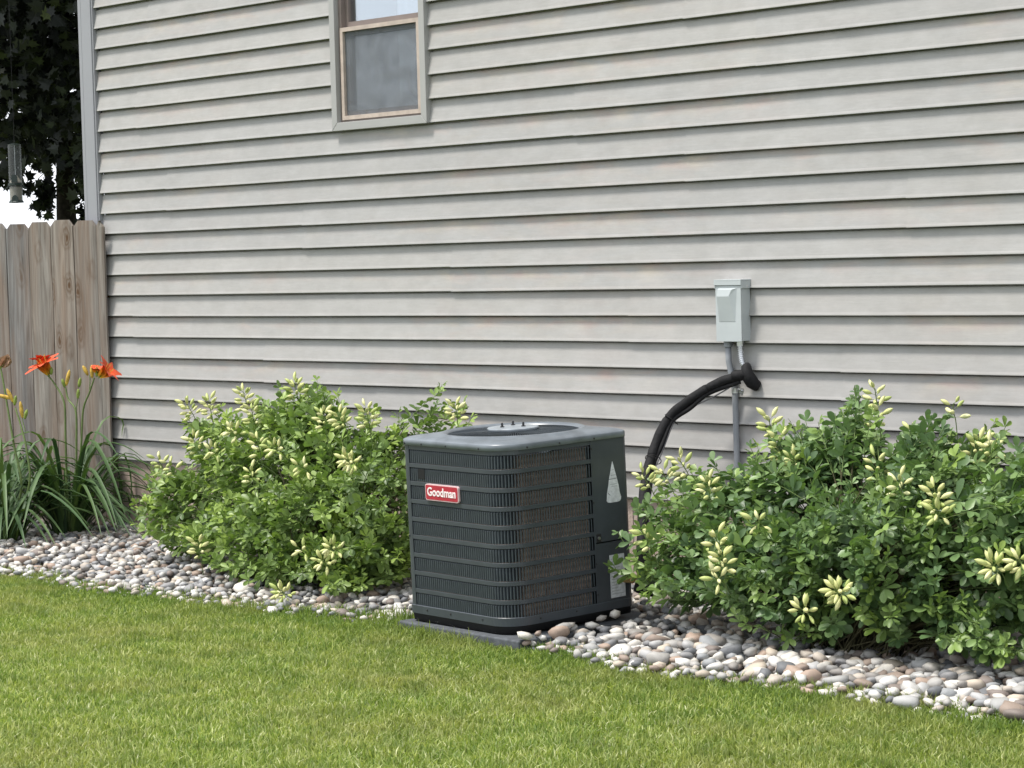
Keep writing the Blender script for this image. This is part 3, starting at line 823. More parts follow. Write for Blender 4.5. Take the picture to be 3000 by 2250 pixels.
# rigid conduit
ct = thing('electrical_conduit', 'straight grey plastic conduit running down the siding below the box', 'conduit', (4.70, -0.034, 0))
pts = [(4.668, -0.045, 1.083), (4.669, -0.045, 1.02), (4.676, -0.041, 0.98), (4.686, -0.036, 0.93), (4.691, -0.034, 0.88), (4.694, -0.034, 0.55), (4.697, -0.034, -0.05)]
mb = MB(); mb.tube(pts, 0.0130, 12); obj('pipe', mb, M['pvc'], ct, smooth=True)
for z in (0.897, 0.548):
    x = 4.690 if z > 0.8 else 4.694
    mb = MB(); mb.tube([(x, -0.034, z-0.010), (x, -0.034, z+0.010)], 0.0155, 14)
    mb.box(x+0.013, x+0.036, -0.024, -0.0205, z-0.010, z+0.010)
    cl = obj('pipe_strap', mb, M['galv'], ct)
    mb = MB(); mb.tube([(x+0.026, -0.0245, z), (x+0.026, -0.032, z)], 0.006, 6); obj('strap_bolt', mb, M['galv'], cl)
# flexible metal whip
wh = thing('metal_whip', 'short ribbed metal flexible conduit between box and black foam pipe', 'flexible conduit', (4.735, -0.045, 1.087))
P = [(4.735,-0.045,1.087),(4.737,-0.046,1.06),(4.742,-0.048,1.035),(4.750,-0.050,1.012),(4.757,-0.048,0.992)]
def cr_spline(P, n):
    P = [Vector(p) for p in P]; P = [P[0]*2-P[1]] + P + [P[-1]*2-P[-2]]; out = []
    for i in range(1, len(P)-2):
        for k in range(n):
            t = k/n; a, b, c_, d_ = P[i-1], P[i], P[i+1], P[i+2]
            out.append(0.5*((2*b) + (c_-a)*t + (2*a-5*b+4*c_-d_)*t*t + (3*b-a-3*c_+d_)*t*t*t))
    out.append(P[-2]); return out
S = cr_spline(P, 18); rad = [0.0112 + 0.0024*(1 if (i % 6) < 3 else -0.8) for i in range(len(S))]
mb = MB(); mb.tube(S, rad, 12); obj('ribbed_tube', mb, M['galv'], wh)
# insulated refrigerant lines
ls = thing('insulated_pipe', 'thick black foam insulated pipe arching from the wall down to the condenser', 'pipe', (4.77, -0.02, 0.95))
PX = [(2168,1103,-0.075),(2120,1116,-0.10),(2060,1146,-0.135),(2010,1180,-0.17),(1966,1217,-0.205),(1935,1268,-0.25),(1913,1325,-0.30),(1896,1385,-0.37),(1886,1450,-0.45),(1882,1520,-0.53),(1880,1600,-0.61),(1876,1665,-0.68)]
P = [at_y(x, y, Y) for x, y, Y in PX]
P += [Vector((4.93, -0.80, 0.16)), Vector((4.87, -0.86, 0.18))]
S = cr_spline(P, 8)
cuts = [0, 14, 34, 50, 76, len(S)-1]
for i in range(len(cuts)-1):
    seg = S[cuts[i]:cuts[i+1]+1]
    m_ = len(seg)
    rad = [0.0212 - (0.0026 if (k < 1 or k > m_-2) else 0) + 0.0007*math.sin(k*0.9+i) for k in range(m_)]
    mb = MB(); mb.tube(seg, rad, 16); obj('foam_sleeve', mb, M['foam'], ls, smooth=True)
off = Vector((0.020, 0.002, -0.018))
mb = MB(); mb.tube([p + off + Vector((0.004, 0, -0.003))*math.sin(i*0.35) for i, p in enumerate(S[2:88])], 0.0095, 8); obj('liquid_line', mb, M['foam'], ls, smooth=True)
mb = MB(); mb.tube([p + off*1.35 + Vector((0.006, 0, -0.008))*math.sin(i*0.21+0.4) for i, p in enumerate(S[8:88])], 0.0030, 6); obj('thermostat_cable', mb, M['cable'], ls, smooth=True)
for ci in (33, 50):
    p = S[ci]; t_ = (S[ci+1]-S[ci-1]).normalized(); u = t_.orthogonal().normalized(); b = t_.cross(u); c_ = p + off*0.5
    pts = [c_ + (u*math.cos(a) + b*math.sin(a))*0.034 for a in [2*math.pi*k/20 for k in range(21)]]
    mb = MB(); mb.tube(pts, 0.0020, 5, False)
    e = pts[5]; mb.tube([e, e + Vector((0.014, -0.006, -0.014))], 0.0022, 5); obj('cable_tie', mb, M['black'], ls)
# rubber elbow boot where the lines enter the wall
mb = MB()
mb.tube([(4.800,-0.020,0.935),(4.800,-0.032,0.925),(4.797,-0.047,0.935),(4.789,-0.058,0.956),(4.781,-0.062,0.978),(4.776,-0.056,0.998),(4.773,-0.044,1.008)], [0.021,0.027,0.029,0.028,0.026,0.022,0.013], 16)
mb.tube([(4.790,-0.060,0.962),(4.766,-0.074,0.966),(4.735,-0.090,0.962),(4.728,-0.093,0.961)], [0.020,0.0235,0.0225,0.018], 16)
obj('rubber_boot', mb, M['foam'], ls, smooth=True)

# =================================================================== stones
bedm = MB(); n = 60
vs = []
for i in range(n+1):
    x = -6.0 + 19.0*i/n; vs += [(x, edge_y(x)-0.03, 0.002), (x, 0.02, 0.002)]
bedm.add(vs, [(2*i, 2*i+2, 2*i+3, 2*i+1) for i in range(n)])
bed = obj('gravel_bed', bedm, simple('bed_soil', (0.07,0.06,0.05), 0.95, 0.1, var=0.3, scale=40, bump=0.5)); bed['kind'] = 'structure'; bed['label'] = 'bed of rounded river stones along the house'
smo = stone_material('river_stone', True); sms = stone_material('river_stone_mass', False)
def stone_shape(seed):
    bm = bmesh.new(); bmesh.ops.create_icosphere(bm, subdivisions=2, radius=1.0)
    rr_ = random.Random(seed)
    off_ = Vector((seed*3.1, seed*1.7, seed*0.9)); e = rr_.uniform(2.2, 3.4)
    sx, sy, sz = 1.0, rr_.uniform(0.62, 0.92), rr_.uniform(0.42, 0.66)
    for v in bm.verts:
        c_ = v.co
        k = (abs(c_.x)**e + abs(c_.y)**e + abs(c_.z)**e)**(-1/e)
        k *= 1 + 0.34*noise.noise(c_*0.9 + off_) + 0.16*noise.noise(c_*2.0 + off_)
        v.co = Vector((c_.x*k*sx, c_.y*k*sy, c_.z*k*sz))
    me = bpy.data.meshes.new('stone'); bm.to_mesh(me); bm.free()
    me.polygons.foreach_set('use_smooth', [True]*len(me.polygons)); return me
shapes = [stone_shape(i+1) for i in range(14)]
for me in shapes: me.materials.append(smo)
lowshapes = []
for i in range(14):
    bm = bmesh.new(); bmesh.ops.create_icosphere(bm, subdivisions=1, radius=1.0); rr_ = random.Random(i+50)
    off_ = Vector((i*2.3, i*1.1, i*0.7)); sy, sz = rr_.uniform(0.62,0.92), rr_.uniform(0.45,0.68)
    vs = []
    for v in bm.verts:
        k = 1 + 0.42*noise.noise(v.co*1.1 + off_); vs.append((v.co.x*k, v.co.y*k*sy, v.co.z*k*sz))
    fs = [[v.index for v in f.verts] for f in bm.faces]; bm.free(); lowshapes.append((np.array(vs), np.array(fs)))
def in_pad(x, y, m=0.0):
    c_, s_ = math.cos(R(4.55)), math.sin(R(4.55)); dx, dy = x-4.80, y+1.45
    lx, ly = dx*c_ - dy*s_, dx*s_ + dy*c_
    return -0.69-m < lx < 0.095+m and -0.058-m < ly < 0.75+m
stones = []
def bed_height(x, y):
    t = min(1, max(0, (y - edge_y(x))/0.35))
    return 0.012 + 0.022*t + 0.014*noise.noise(Vector((x*1.6, y*1.6, 0.3)))
xg = -2.6
sr = random.Random(99)
while xg < 10.4:
    step = 0.046
    y = edge_y(xg) - 0.05
    while y < -0.01:
        for layer in (0, 1):
            if layer == 1 and sr.random() > 0.62: continue
            x_, y_ = xg + sr.uniform(-0.022, 0.022), y + sr.uniform(-0.022, 0.022)
            if in_pad(x_, y_, -0.028) or (3.98 < x_ < 4.80 and y_ < -1.36): continue
            onpad = 0.035 if in_pad(x_, y_, 0.0) else 0.0
            if onpad and (sr.random() < 0.45 or x_ < 4.72): continue
            big = sr.random()
            a = 0.0205 + 0.014*big**2 + (0.006 if big > 0.95 else 0)
            if x_ > 5.2: a *= 1.10
            if y_ > -0.02 - a: y_ = -0.02 - a*1.0
            if y_ < edge_y(x_): a *= 0.9
            z = bed_height(x_, y_) + onpad + layer*0.020 + sr.uniform(-0.004, 0.006)
            stones.append((x_, y_, z, a, sr.uniform(-0.35, 0.35), sr.uniform(-0.35, 0.35), sr.uniform(0, 6.28), sr.random(), sr.randrange(14), layer))
        y += step
    xg += step
# a few larger cobbles by the right shrub
for (x, y, a) in ((2400,1830,0.07),(2475,1862,0.058),(2440,1905,0.045),(2545,1905,0.05),(2890,1900,0.046),(2960,1960,0.062),(2345,1985,0.055),(2455,1965,0.05),(2800,1925,0.045),(2110,1855,0.045),(2290,1510+350,0.05),(2720,1975,0.045),(2620,1960,0.05),(287,1575-5,0.034)):
    p = at_z(x, y, 0.05); stones.append((p.x, p.y, 0.045, a*0.52, 0.2, 0.1, rng.uniform(0, 6.28), rng.choice((0.06,0.01,0.45,0.7,0.38,0.8)), rng.randrange(14), 2))
def score(s):
    u, v_, d = project((s[0], s[1], s[2]))
    if not (0 < u < 3000 and 1400 < v_ < 2200): return -1
    vis = 1.0 if s[1] < -1.02 or s[9] == 2 else 0.35
    if 1180 < u < 1870 and s[1] > -0.8: return -1
    if s[1] < edge_y(s[0]) + 0.05: vis *= 0.6
    return F0*s[3]/d*vis*(1.0 if s[9] else 0.72)
stones.sort(key=score, reverse=True)
for s in stones[:298]:
    o = bpy.data.objects.new('stone', shapes[s[8]]); C.objects.link(o); o.parent = bed
    o.location = s[:3]; o.rotation_euler = (s[4], s[5], s[6]); o.scale = (s[3],)*3
V_, F_, A_ = [], [], []; base = 0
for s in stones[298:]:
    vs, fs = lowshapes[s[8]]
    m3 = np.array(Matrix.Rotation(s[6], 3, 'Z') @ Matrix.Rotation(s[5], 3, 'Y') @ Matrix.Rotation(s[4], 3, 'X'))
    V_.append(vs @ m3.T * s[3] + np.array(s[:3])); F_.append(fs + base); A_.append(np.full(len(vs), s[7])); base += len(vs)
def np_mesh(name, V, F, attrs, mat, smooth=True):
    V = np.ascontiguousarray(V, dtype=np.float32); me = bpy.data.meshes.new(name)
    nv, nf, k = len(V), len(F), F.shape[1]
    me.vertices.add(nv); me.vertices.foreach_set('co', V.ravel())
    me.loops.add(nf*k); me.loops.foreach_set('vertex_index', np.ascontiguousarray(F, dtype=np.int32).ravel())
    me.polygons.add(nf); me.polygons.foreach_set('loop_start', np.arange(0, nf*k, k, dtype=np.int32))
    me.polygons.foreach_set('loop_total', np.full(nf, k, dtype=np.int32))
    me.polygons.foreach_set('use_smooth', np.full(nf, smooth, dtype=bool))
    for an, av in attrs.items():
        a = me.attributes.new(an, 'FLOAT', 'POINT'); a.data.foreach_set('value', np.ascontiguousarray(av, dtype=np.float32))
    me.update(calc_edges=True); me.validate()
    me.materials.append(mat); return me
me = np_mesh('stones', np.concatenate(V_), np.concatenate(F_), {'rnd': np.concatenate(A_)}, sms)
o = link('stones', me, None, bed); o['kind'] = 'stuff'; o.location = (0,0,0)

# =================================================================== lawn
def grass(n, xr, yr, dens_view, seed, hmin, hmax):
    r_ = np.random.default_rng(seed)
    x = r_.uniform(*xr, n*3); y = r_.uniform(*yr, n*3)
    ey = -1.45 + 0.05*np.sin(x*1.9+0.6) + 0.03*np.sin(x*5.3) + 0.035*np.sin(x*0.7-1)
    keep = y < ey + 0.030 + r_.normal(0, 0.026, len(x)) + 0.05*(r_.random(len(x)) < 0.05) + 0.02*np.sin(x*23.0)*np.sin(x*7.1)
    d = np.stack([x - CAM[0], y - CAM[1], np.full_like(x, -CAM[2])], 1); z = d @ FW
    u = 1500 + F0*(d @ RT)/z; v = 1125 - F0*(d @ UP)/z
    inview = (z > 1) & (u > -350) & (u < 3350) & (v < 2600)
    c_, s_ = math.cos(R(4.55)), math.sin(R(4.55)); lx = (x-4.80)*c_ - (y+1.45)*s_; ly = (x-4.80)*s_ + (y+1.45)*c_
    keep &= ~((lx > -0.688) & (lx < 0.09) & (ly > -0.052) & (ly < 0.75))
    keep &= inview if dens_view else ~inview
    x, y, ey = x[keep][:n], y[keep][:n], ey[keep][:n]; n = len(x)
    # tufts: pull blades a little towards shared centres
    near = np.clip(1 - (ey - y)/0.10, 0, 1)
    h = r_.uniform(hmin, hmax, n)*(1 + 0.55*near*r_.random(n))
    h *= 1 + 0.9*np.clip(1 - np.abs(x - 4.15)/0.8, 0, 1)*np.clip(1 - (ey - y)/0.16, 0, 1)*r_.random(n)
    h *= 0.82 + 0.30*(np.sin(x*9.1 + np.sin(y*7)*2)*np.sin(y*11.3 + x*3) )*0.5 + 0.12
    wd = r_.uniform(0.0014, 0.0031, n)
    a = r_.uniform(0, 2*np.pi, n); la = r_.uniform(0, 2*np.pi, n); lean = np.abs(r_.normal(0.45, 0.38, n))
    strag = r_.random(n) < 0.02; h = np.where(strag, h*1.35, h)
    dx, dy = np.cos(a)*wd, np.sin(a)*wd; lx, ly = np.cos(la)*lean*h, np.sin(la)*lean*h
    h = h + 0.042*np.clip(1 - np.abs(x - 4.35)/0.55, 0, 1)*np.clip(1 - (ey - y)/0.20, 0, 1)*r_.random(n)
    V = np.empty((n, 5, 3))
    V[:,0] = np.stack([x-dx, y-dy, np.zeros(n)-0.002], 1); V[:,1] = np.stack([x+dx, y+dy, np.zeros(n)-0.002], 1)
    V[:,2] = np.stack([x-dx*0.85+lx*0.35, y-dy*0.85+ly*0.35, h*0.58], 1); V[:,3] = np.stack([x+dx*0.85+lx*0.35, y+dy*0.85+ly*0.35, h*0.58], 1)
    V[:,4] = np.stack([x+lx, y+ly, h*(1-0.25*lean)], 1)
    b = np.arange(n)[:,None]*5
    F = np.concatenate([b+[0,1,3], b+[0,3,2], b+[2,3,4]], 0)
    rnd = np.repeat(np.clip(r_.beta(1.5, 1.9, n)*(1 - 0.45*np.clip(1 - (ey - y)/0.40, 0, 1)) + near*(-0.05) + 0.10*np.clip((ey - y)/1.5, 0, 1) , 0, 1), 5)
    tip = np.tile([0, 0, 0.75, 0.75, 1.0], n)
    return V.reshape(-1, 3), F, rnd, tip
gmat = grass_material()
a_ = grass(270000, (0.2, 8.6), (-4.6, -1.2), True, 3, 0.024, 0.046)
b_ = grass(60000, (-3.5, 11.5), (-7.0, -1.2), False, 4, 0.030, 0.046)
V = np.concatenate([a_[0], b_[0]]); F = np.concatenate([a_[1], b_[1] + len(a_[0])])
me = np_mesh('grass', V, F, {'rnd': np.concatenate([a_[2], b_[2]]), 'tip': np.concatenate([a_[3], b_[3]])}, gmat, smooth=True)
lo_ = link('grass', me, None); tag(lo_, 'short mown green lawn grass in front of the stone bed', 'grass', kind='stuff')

# =================================================================== shrubs
def leaflet(L, W, fold, droop):
    v = [(0,0,0)]
    for s, ww in ((0.34, 0.62), (0.68, 1.0)):
        z = -droop*L*s*s
        v += [(-W*ww*0.5, L*s, z + fold*W*ww*0.5), (0, L*s, z), (W*ww*0.5, L*s, z + fold*W*ww*0.5)]
    v += [(-W*0.30, L*0.93, -droop*L*0.87 + fold*W*0.3), (0, L, -droop*L), (W*0.30, L*0.93, -droop*L*0.87 + fold*W*0.3)]
    f = [(0,2,1),(0,3,2),(1,2,5),(1,5,4),(2,3,6),(2,6,5),(4,5,8),(4,8,7),(5,6,9),(5,9,8)]
    return np.array(v), np.array(f)
def trifoliate(seed):
    r_ = random.Random(seed); V = []; F = []; n = 0
    for k, ang in enumerate((0, 62, -62)):
        L = r_.uniform(0.92, 1.05)*(1.0 if k == 0 else 0.88); W = L*r_.uniform(0.44, 0.58)
        v, f = leaflet(L, W, r_.uniform(0.15, 0.5), r_.uniform(0.0, 0.30))
        a = R(ang + r_.uniform(-12, 12)); tl = R(r_.uniform(-14, 10))
        m3 = np.array(Matrix.Rotation(a, 3, 'Z') @ Matrix.Rotation(tl, 3, 'X') @ Matrix.Rotation(R(r_.uniform(-18, 18)), 3, 'Y'))
        V.append(v @ m3.T + np.array([0, 0.12, 0])); F.append(f + n); n += len(v)
    # petiole
    V.append(np.array([(-0.012,0,0),(0.012,0,0),(0,0.13,0.0)])); F.append(np.array([(n,n+1,n+2)]))
    return np.concatenate(V), np.concatenate(F)
TRI = [trifoliate(i) for i in range(8)]
def pod_mesh():
    prof = [(0.0006,0.0),(0.0022,0.10),(0.0060,0.22),(0.0086,0.42),(0.0085,0.62),(0.0060,0.82),(0.0022,0.94),(0.0004,1.0)]
    mb = MB()
    mb.lathe([(r_, z*0.046) for r_, z in prof], 8); me = mb.mesh('seed_pod', True)
    for v in me.vertices:
        v.co.x *= 0.82 + (0.0)
        v.co.x += 0.004*math.sin(v.co.z/0.046*math.pi)*0.6
    return me
def pod_material():
    t = NT('pod_skin', 0.5, 0.35)
    oi = t.n('ShaderNodeObjectInfo')
    c = t.ramp(oi.outputs['Random'], [(0.0,(0.38,0.46,0.14)),(0.3,(0.56,0.60,0.24)),(0.65,(0.68,0.67,0.31)),(1.0,(0.74,0.73,0.40))])
    n_ = t.noise(60, t.coord(), 3)
    c = t.mix(0.15, c, n_, 'OVERLAY')
    sp = t.n('ShaderNodeSeparateXYZ'); tc = t.n('ShaderNodeTexCoord'); t.l(tc.outputs['Object'], sp.inputs[0])
    g_ = t.ramp(t.math('DIVIDE', sp.outputs[2], 0.046), [(0.0,(0.6,0.6,0.6)),(0.3,(0.12,0.12,0.12)),(0.75,(0,0,0)),(1.0,(0.55,0.55,0.55))])
    c = t.mix(g_, c, (0.30, 0.34, 0.10)); t.col(c)
    t.b.inputs['Subsurface Weight'].default_value = 0.0
    return t.m
PODM = pod_mesh(); PODM.materials.append(pod_material())

def shrub(name, label, base, clumps, nshoot, clusters, mats, seed, leafL, avoid=None):
    r_ = random.Random(seed)
    root = thing(name, label, 'shrub', base)
    B0 = Vector(base)
    shoots = []
    tot = sum(c[1][0]*c[1][2] + c[1][1]*c[1][2] for c in clumps)
    for c_, rad in clumps:
        k = int(nshoot*(rad[0]*rad[2] + rad[1]*rad[2])/tot)
        for _ in range(k):
            d = Vector((r_.gauss(0,1), r_.gauss(0,1), r_.gauss(0,1)*0.9 + 0.15)).normalized()
            rr_ = r_.uniform(0.55, 1.0)**0.6 * (1 + r_.gauss(0, 0.05))
            p = Vector(c_) + Vector((d.x*rad[0], d.y*rad[1], d.z*rad[2]))*rr_
            if p.z < 0.05: p.z = 0.05 + r_.random()*0.08
            if p.y > -0.06: p.y = -0.06 - r_.random()*0.05
            if avoid and avoid(p): continue
            shoots.append(p)
    leaves = []; stem = MB(); thin = MB()
    def leafy(axis_pts, L, tipness, scale):
        # leaves along the last part of a shoot
        acc = 0.0; step = 0.024; ph = r_.uniform(0, 6.28); k = 0
        tot_ = sum((axis_pts[i+1]-axis_pts[i]).length for i in range(len(axis_pts)-1))
        s = max(0, tot_ - L)
        while s <= tot_:
            q = s; i = 0
            while i < len(axis_pts)-2 and q > (axis_pts[i+1]-axis_pts[i]).length:
                q -= (axis_pts[i+1]-axis_pts[i]).length; i += 1
            t = (axis_pts[i+1]-axis_pts[i]).normalized(); p = axis_pts[i] + t*q
            e = (s - (tot_ - L))/L
            ph += 2.4
            u = t.orthogonal().normalized(); v = t.cross(u); rd = u*math.cos(ph) + v*math.sin(ph)
            d = (t*(0.45 + 0.7*e) + rd*(1.0 - 0.4*e) + Vector((0,0,r_.uniform(-0.1,0.25)))).normalized()
            n_ = (Vector((0,0,1)) + t*0.5 + Vector((r_.gauss(0,.35), r_.gauss(0,.35) - 0.15, 0))); n_ = (n_ - d*n_.dot(d)).normalized()
            x = d.cross(n_)
            sz = scale*(1.0 - 0.35*max(0, e-0.55)/0.45)*r_.uniform(0.62, 1.15)
            if avoid is None or not avoid(p + d*sz):
                if p.z + d.z*sz > 0.03 and (p + d*sz*1.1).y < -0.02:
                    leaves.append((np.array([x[:], d[:], n_[:]]).T*sz, np.array(p[:]), r_.random(), min(1, max(0, tipness*(e-0.2)*1.3 + r_.gauss(0, 0.05)))))
            s += step*r_.uniform(0.8, 1.25)
    for p in shoots:
        rootp = B0 + Vector((r_.gauss(0,0.09), r_.gauss(0,0.09), 0.0))
        h = p - rootp
        ctrl = rootp + Vector((h.x*0.25, h.y*0.25, max(0.12, h.z*0.85)))
        pts = [rootp*(1-t)*(1-t) + ctrl*2*t*(1-t) + p*t*t for t in [i/9 for i in range(10)]]
        out = (p - ctrl).normalized()
        up = pts[-1] + (out*0.6 + Vector((0,0,0.8)))*0.045; pts.append(up)
        m = len(pts)
        stem.tube([q for q in pts[:7]], [0.0036 - 0.0003*i for i in range(7)], 4, False)
        thin.tube([q for q in pts[6:]], [0.0019 - 0.0002*i for i in range(m-6)], 4, False)
        tp = r_.choice((0, 0, 0, 0.15, 0.35, 0.85)) if r_.random() < 0.75 else 0.6
        leafy(pts, 0.24, tp, leafL*r_.uniform(0.85, 1.15))
    # pick out the leaves that show largest, nearest first in small cells of the view
    cells = {}
    for i, lf in enumerate(leaves):
        u, v, d = project(lf[1] + lf[0][:,1]*0.6)
        if -30 < u < 3030 and v < 2100:
            key = (int(u/34), int(v/34))
            if key not in cells or d < cells[key][0]: cells[key] = (d, i)
    cand = sorted(cells.values(), key=lambda c: -np.linalg.norm(leaves[c[1]][0][:,1])/c[0]*abs(float(np.dot(leaves[c[1]][0][:,2], FW))/np.linalg.norm(leaves[c[1]][0][:,2])+0.0))
    pick = set(i for _, i in cand[:298])
    lm_obj, lm_mass = mats
    meshes = []
    for v, f in TRI:
        me = bpy.data.meshes.new('leaf'); me.from_pydata([tuple(a) for a in v], [], [tuple(int(b) for b in a) for a in f]); me.polygons.foreach_set('use_smooth', [True]*len(me.polygons))
        me.materials.append(lm_obj); meshes.append(me)
    V_, F_, A_, T_ = [], [], [], []; n = 0
    for i, (m3, p, rn, tp) in enumerate(leaves):
        k = i % 8
        if i in pick:
            o = bpy.data.objects.new('leaf', meshes[k]); C.objects.link(o); o.parent = root
            q = p - np.array(B0[:])
            o.matrix_local = Matrix([[*m3[0], q[0]], [*m3[1], q[1]], [*m3[2], q[2]], [0,0,0,1]]); o['tip'] = float(tp)
        else:
            v, f = TRI[k]; V_.append(v @ m3.T + p); F_.append(f + n); A_.append(np.full(len(v), rn)); T_.append(np.full(len(v), tp)); n += len(v)
    me = np_mesh('foliage', np.concatenate(V_), np.concatenate(F_), {'rnd': np.concatenate(A_), 'tip': np.concatenate(T_)}, lm_mass)
    o = link('foliage', me, None, root); o['kind'] = 'stuff'
    obj('stems', stem, M['stem_dark'], root, kind='stuff'); obj('twigs', thin, M['stem'], root, kind='stuff')
    print(name, 'leaves', len(leaves), 'shoots', len(shoots))
    # seed pod racemes
    for (px, py, Y, npod, ln, ax) in clusters:
        c_ = at_y(px, py, Y)
        npod = int(npod*1.28 + 0.5); ln *= 0.82; axd = Vector(ax).normalized(); bs = c_ - axd*ln*0.5
        mb = MB(); low = bs - axd*0.06 + Vector((0,0,-0.03))
        S_ = [low, bs, bs + axd*ln*0.5 + Vector((r_.uniform(-.008,.008), 0, 0)), bs + axd*ln]
        mb.tube(cr_spline(S_, 4), 0.0019, 5, False)
        pods = []
        ph = r_.uniform(0, 6.28)
        for k in range(npod):
            t = (k + 0.5)/npod; p = bs + axd*ln*(0.12 + 0.88*t); ph += 2.4
            u = axd.orthogonal().normalized(); v = axd.cross(u)
            d = (u*math.cos(ph) + v*math.sin(ph) + axd*(0.25 + 0.8*t*t) + Vector((0,0,0.12 - 0.3*(1-t)))).normalized()
            st_ = p + d*0.014; mb.tube([p, st_], 0.0010, 4, False)
            pods.append((st_, d))
        cl = obj('pod_cluster', mb, M['stem'], root)
        for (p, d) in pods:
            o = bpy.data.objects.new('seed_pod', PODM); C.objects.link(o); o.parent = cl
            q = d.to_track_quat('Z', 'Y'); o.rotation_mode = 'QUATERNION'; o.rotation_quaternion = q
            o.location = p; s_ = r_.uniform(0.85, 1.2); s_ *= 0.98; o.scale = (s_*0.95, s_*0.95, s_)
    return root

def ac_avoid(p):
    dx, dy = p[0]-4.792, p[1]+1.463; c_, s_ = math.cos(R(4.55)), math.sin(R(4.55)); lx, ly = dx*c_ - dy*s_, dx*s_ + dy*c_
    return -AW-0.03 < lx < 0.02 and -0.03 < ly < AW+0.03 and p[2] < 0.86
lmL = (leaf_material('leaf_fresh', (0.0784, 0.1314, 0.0391), (0.1628, 0.2500, 0.0695), (0.2882, 0.3964, 0.1117), (0.28,0.38,0.06), True),
       leaf_material('foliage_fresh', (0.0701, 0.1201, 0.0357), (0.1498, 0.2304, 0.0658), (0.2636, 0.3711, 0.1040), (0.28,0.38,0.06), False))
lmR = (leaf_material('leaf_bluish', (0.0572, 0.1053, 0.0444), (0.1185, 0.1982, 0.0776), (0.2128, 0.3197, 0.1197), (0.24,0.34,0.06), True),
       leaf_material('foliage_bluish', (0.0532, 0.0979, 0.0411), (0.1095, 0.1865, 0.0725), (0.1992, 0.3031, 0.1124), (0.24,0.34,0.06), False))
UPa = (0.05, -0.25, 1); LFa = (-0.35, -0.35, 0.9); FRa = (0.15, -0.8, 0.35)
# ---- left shrub
def clump(l): return [(tuple(at_y(x/0.7373, y/0.7373, Y)), r_) for x, y, Y, r_ in l]
LC = clump([(690,985,-.62,(.34,.32,.24)),(560,1010,-.66,(.30,.32,.26)),(445,1060,-.70,(.24,.28,.20)),(395,1125,-.80,(.24,.25,.16)),(785,1015,-.58,(.24,.28,.20)),(640,1130,-.92,(.42,.30,.26)),
  (830,1120,-.85,(.28,.33,.28)),(500,1175,-1.02,(.28,.22,.16)),(680,1215,-1.08,(.30,.20,.12)),(965,915,-.35,(.12,.10,.10)),(770,1215,-1.02,(.28,.2,.13)),(440,945,-.66,(.12,.14,.09)),(630,893,-.58,(.20,.18,.10)),(830,935,-.52,(.10,.12,.07)),(955,850,-.32,(.035,.03,.05)),(530,915,-.62,(.13,.14,.10)),(600,1245,-1.18,(.20,.11,.07)),(720,1258,-1.18,(.20,.11,.07)),(530,1232,-1.12,(.16,.11,.07)),(350,1070,-.8,(.12,.15,.08)),(700,870,-.55,(.10,.1,.08))])
def v2s(l, dY=0.0): return [(x/0.7373, y/0.7373, Y + dY, n, ln, ax) for (x, y, Y, n, ln, ax) in l]
LCL = v2s([(412,888,-.70,11,.10,LFa),(455,885,-.68,12,.11,UPa),(530,868,-.62,13,.12,UPa),(548,905,-.72,12,.12,UPa),(640,848,-.60,13,.11,UPa),(700,908,-.80,9,.09,UPa),
           (738,910,-.82,9,.09,LFa),(795,905,-.78,13,.12,UPa),(508,935,-.9,8,.10,FRa),(425,962,-.85,8,.09,LFa),(350,1006,-.8,7,.10,LFa),(372,1012,-.85,5,.08,LFa),(465,978,-.92,7,.09,FRa),
           (560,968,-.95,7,.11,UPa),(598,972,-.98,7,.09,FRa),(758,998,-1.08,15,.10,FRa),(430,1188,-1.12,9,.09,UPa),(615,1283,-1.30,13,.08,FRa),(722,1187,-1.25,11,.08,FRa),(702,1215,-1.27,9,.07,FRa),
           (545,1030,-1.0,6,.08,UPa),(655,1012,-1.05,5,.08,FRa),(985,893,-.42,10,.09,UPa),(655,1190,-1.2,5,.07,FRa)], -0.03)
shrub('flowering_shrub', 'rounded green shrub with pale yellow seed pods left of the condenser', (3.0,-0.72,0), LC, 640, LCL, lmL, 21, 0.056, ac_avoid)
# ---- right shrub
RC = clump([(1535,1140,-.80,(.26,.30,.20)),(1480,1215,-.90,(.16,.20,.17)),(1700,1085,-.65,(.32,.30,.24)),(1890,1020,-.55,(.32,.28,.24)),(1860,930,-.50,(.13,.15,.12)),(2060,975,-.55,(.18,.20,.11)),
  (2080,1090,-.70,(.34,.30,.24)),(1650,1230,-1.0,(.34,.24,.20)),(1900,1200,-1.0,(.36,.26,.24)),(2150,1225,-.95,(.34,.26,.24)),(2330,1140,-.80,(.40,.35,.30)),(1700,1325,-1.12,(.26,.14,.09)),(2000,1350,-1.12,(.30,.14,.09)),
  (1480,1285,-1.02,(.20,.18,.11)),(1345,1165,-1.0,(.05,.05,.03)),(1335,1250,-1.05,(.05,.05,.03)),(2180,1365,-1.08,(.20,.13,.09)),(2500,1190,-.80,(.35,.35,.30)),(1700,985,-.5,(.12,.13,.09)),(1475,1055,-.62,(.12,.13,.06))])
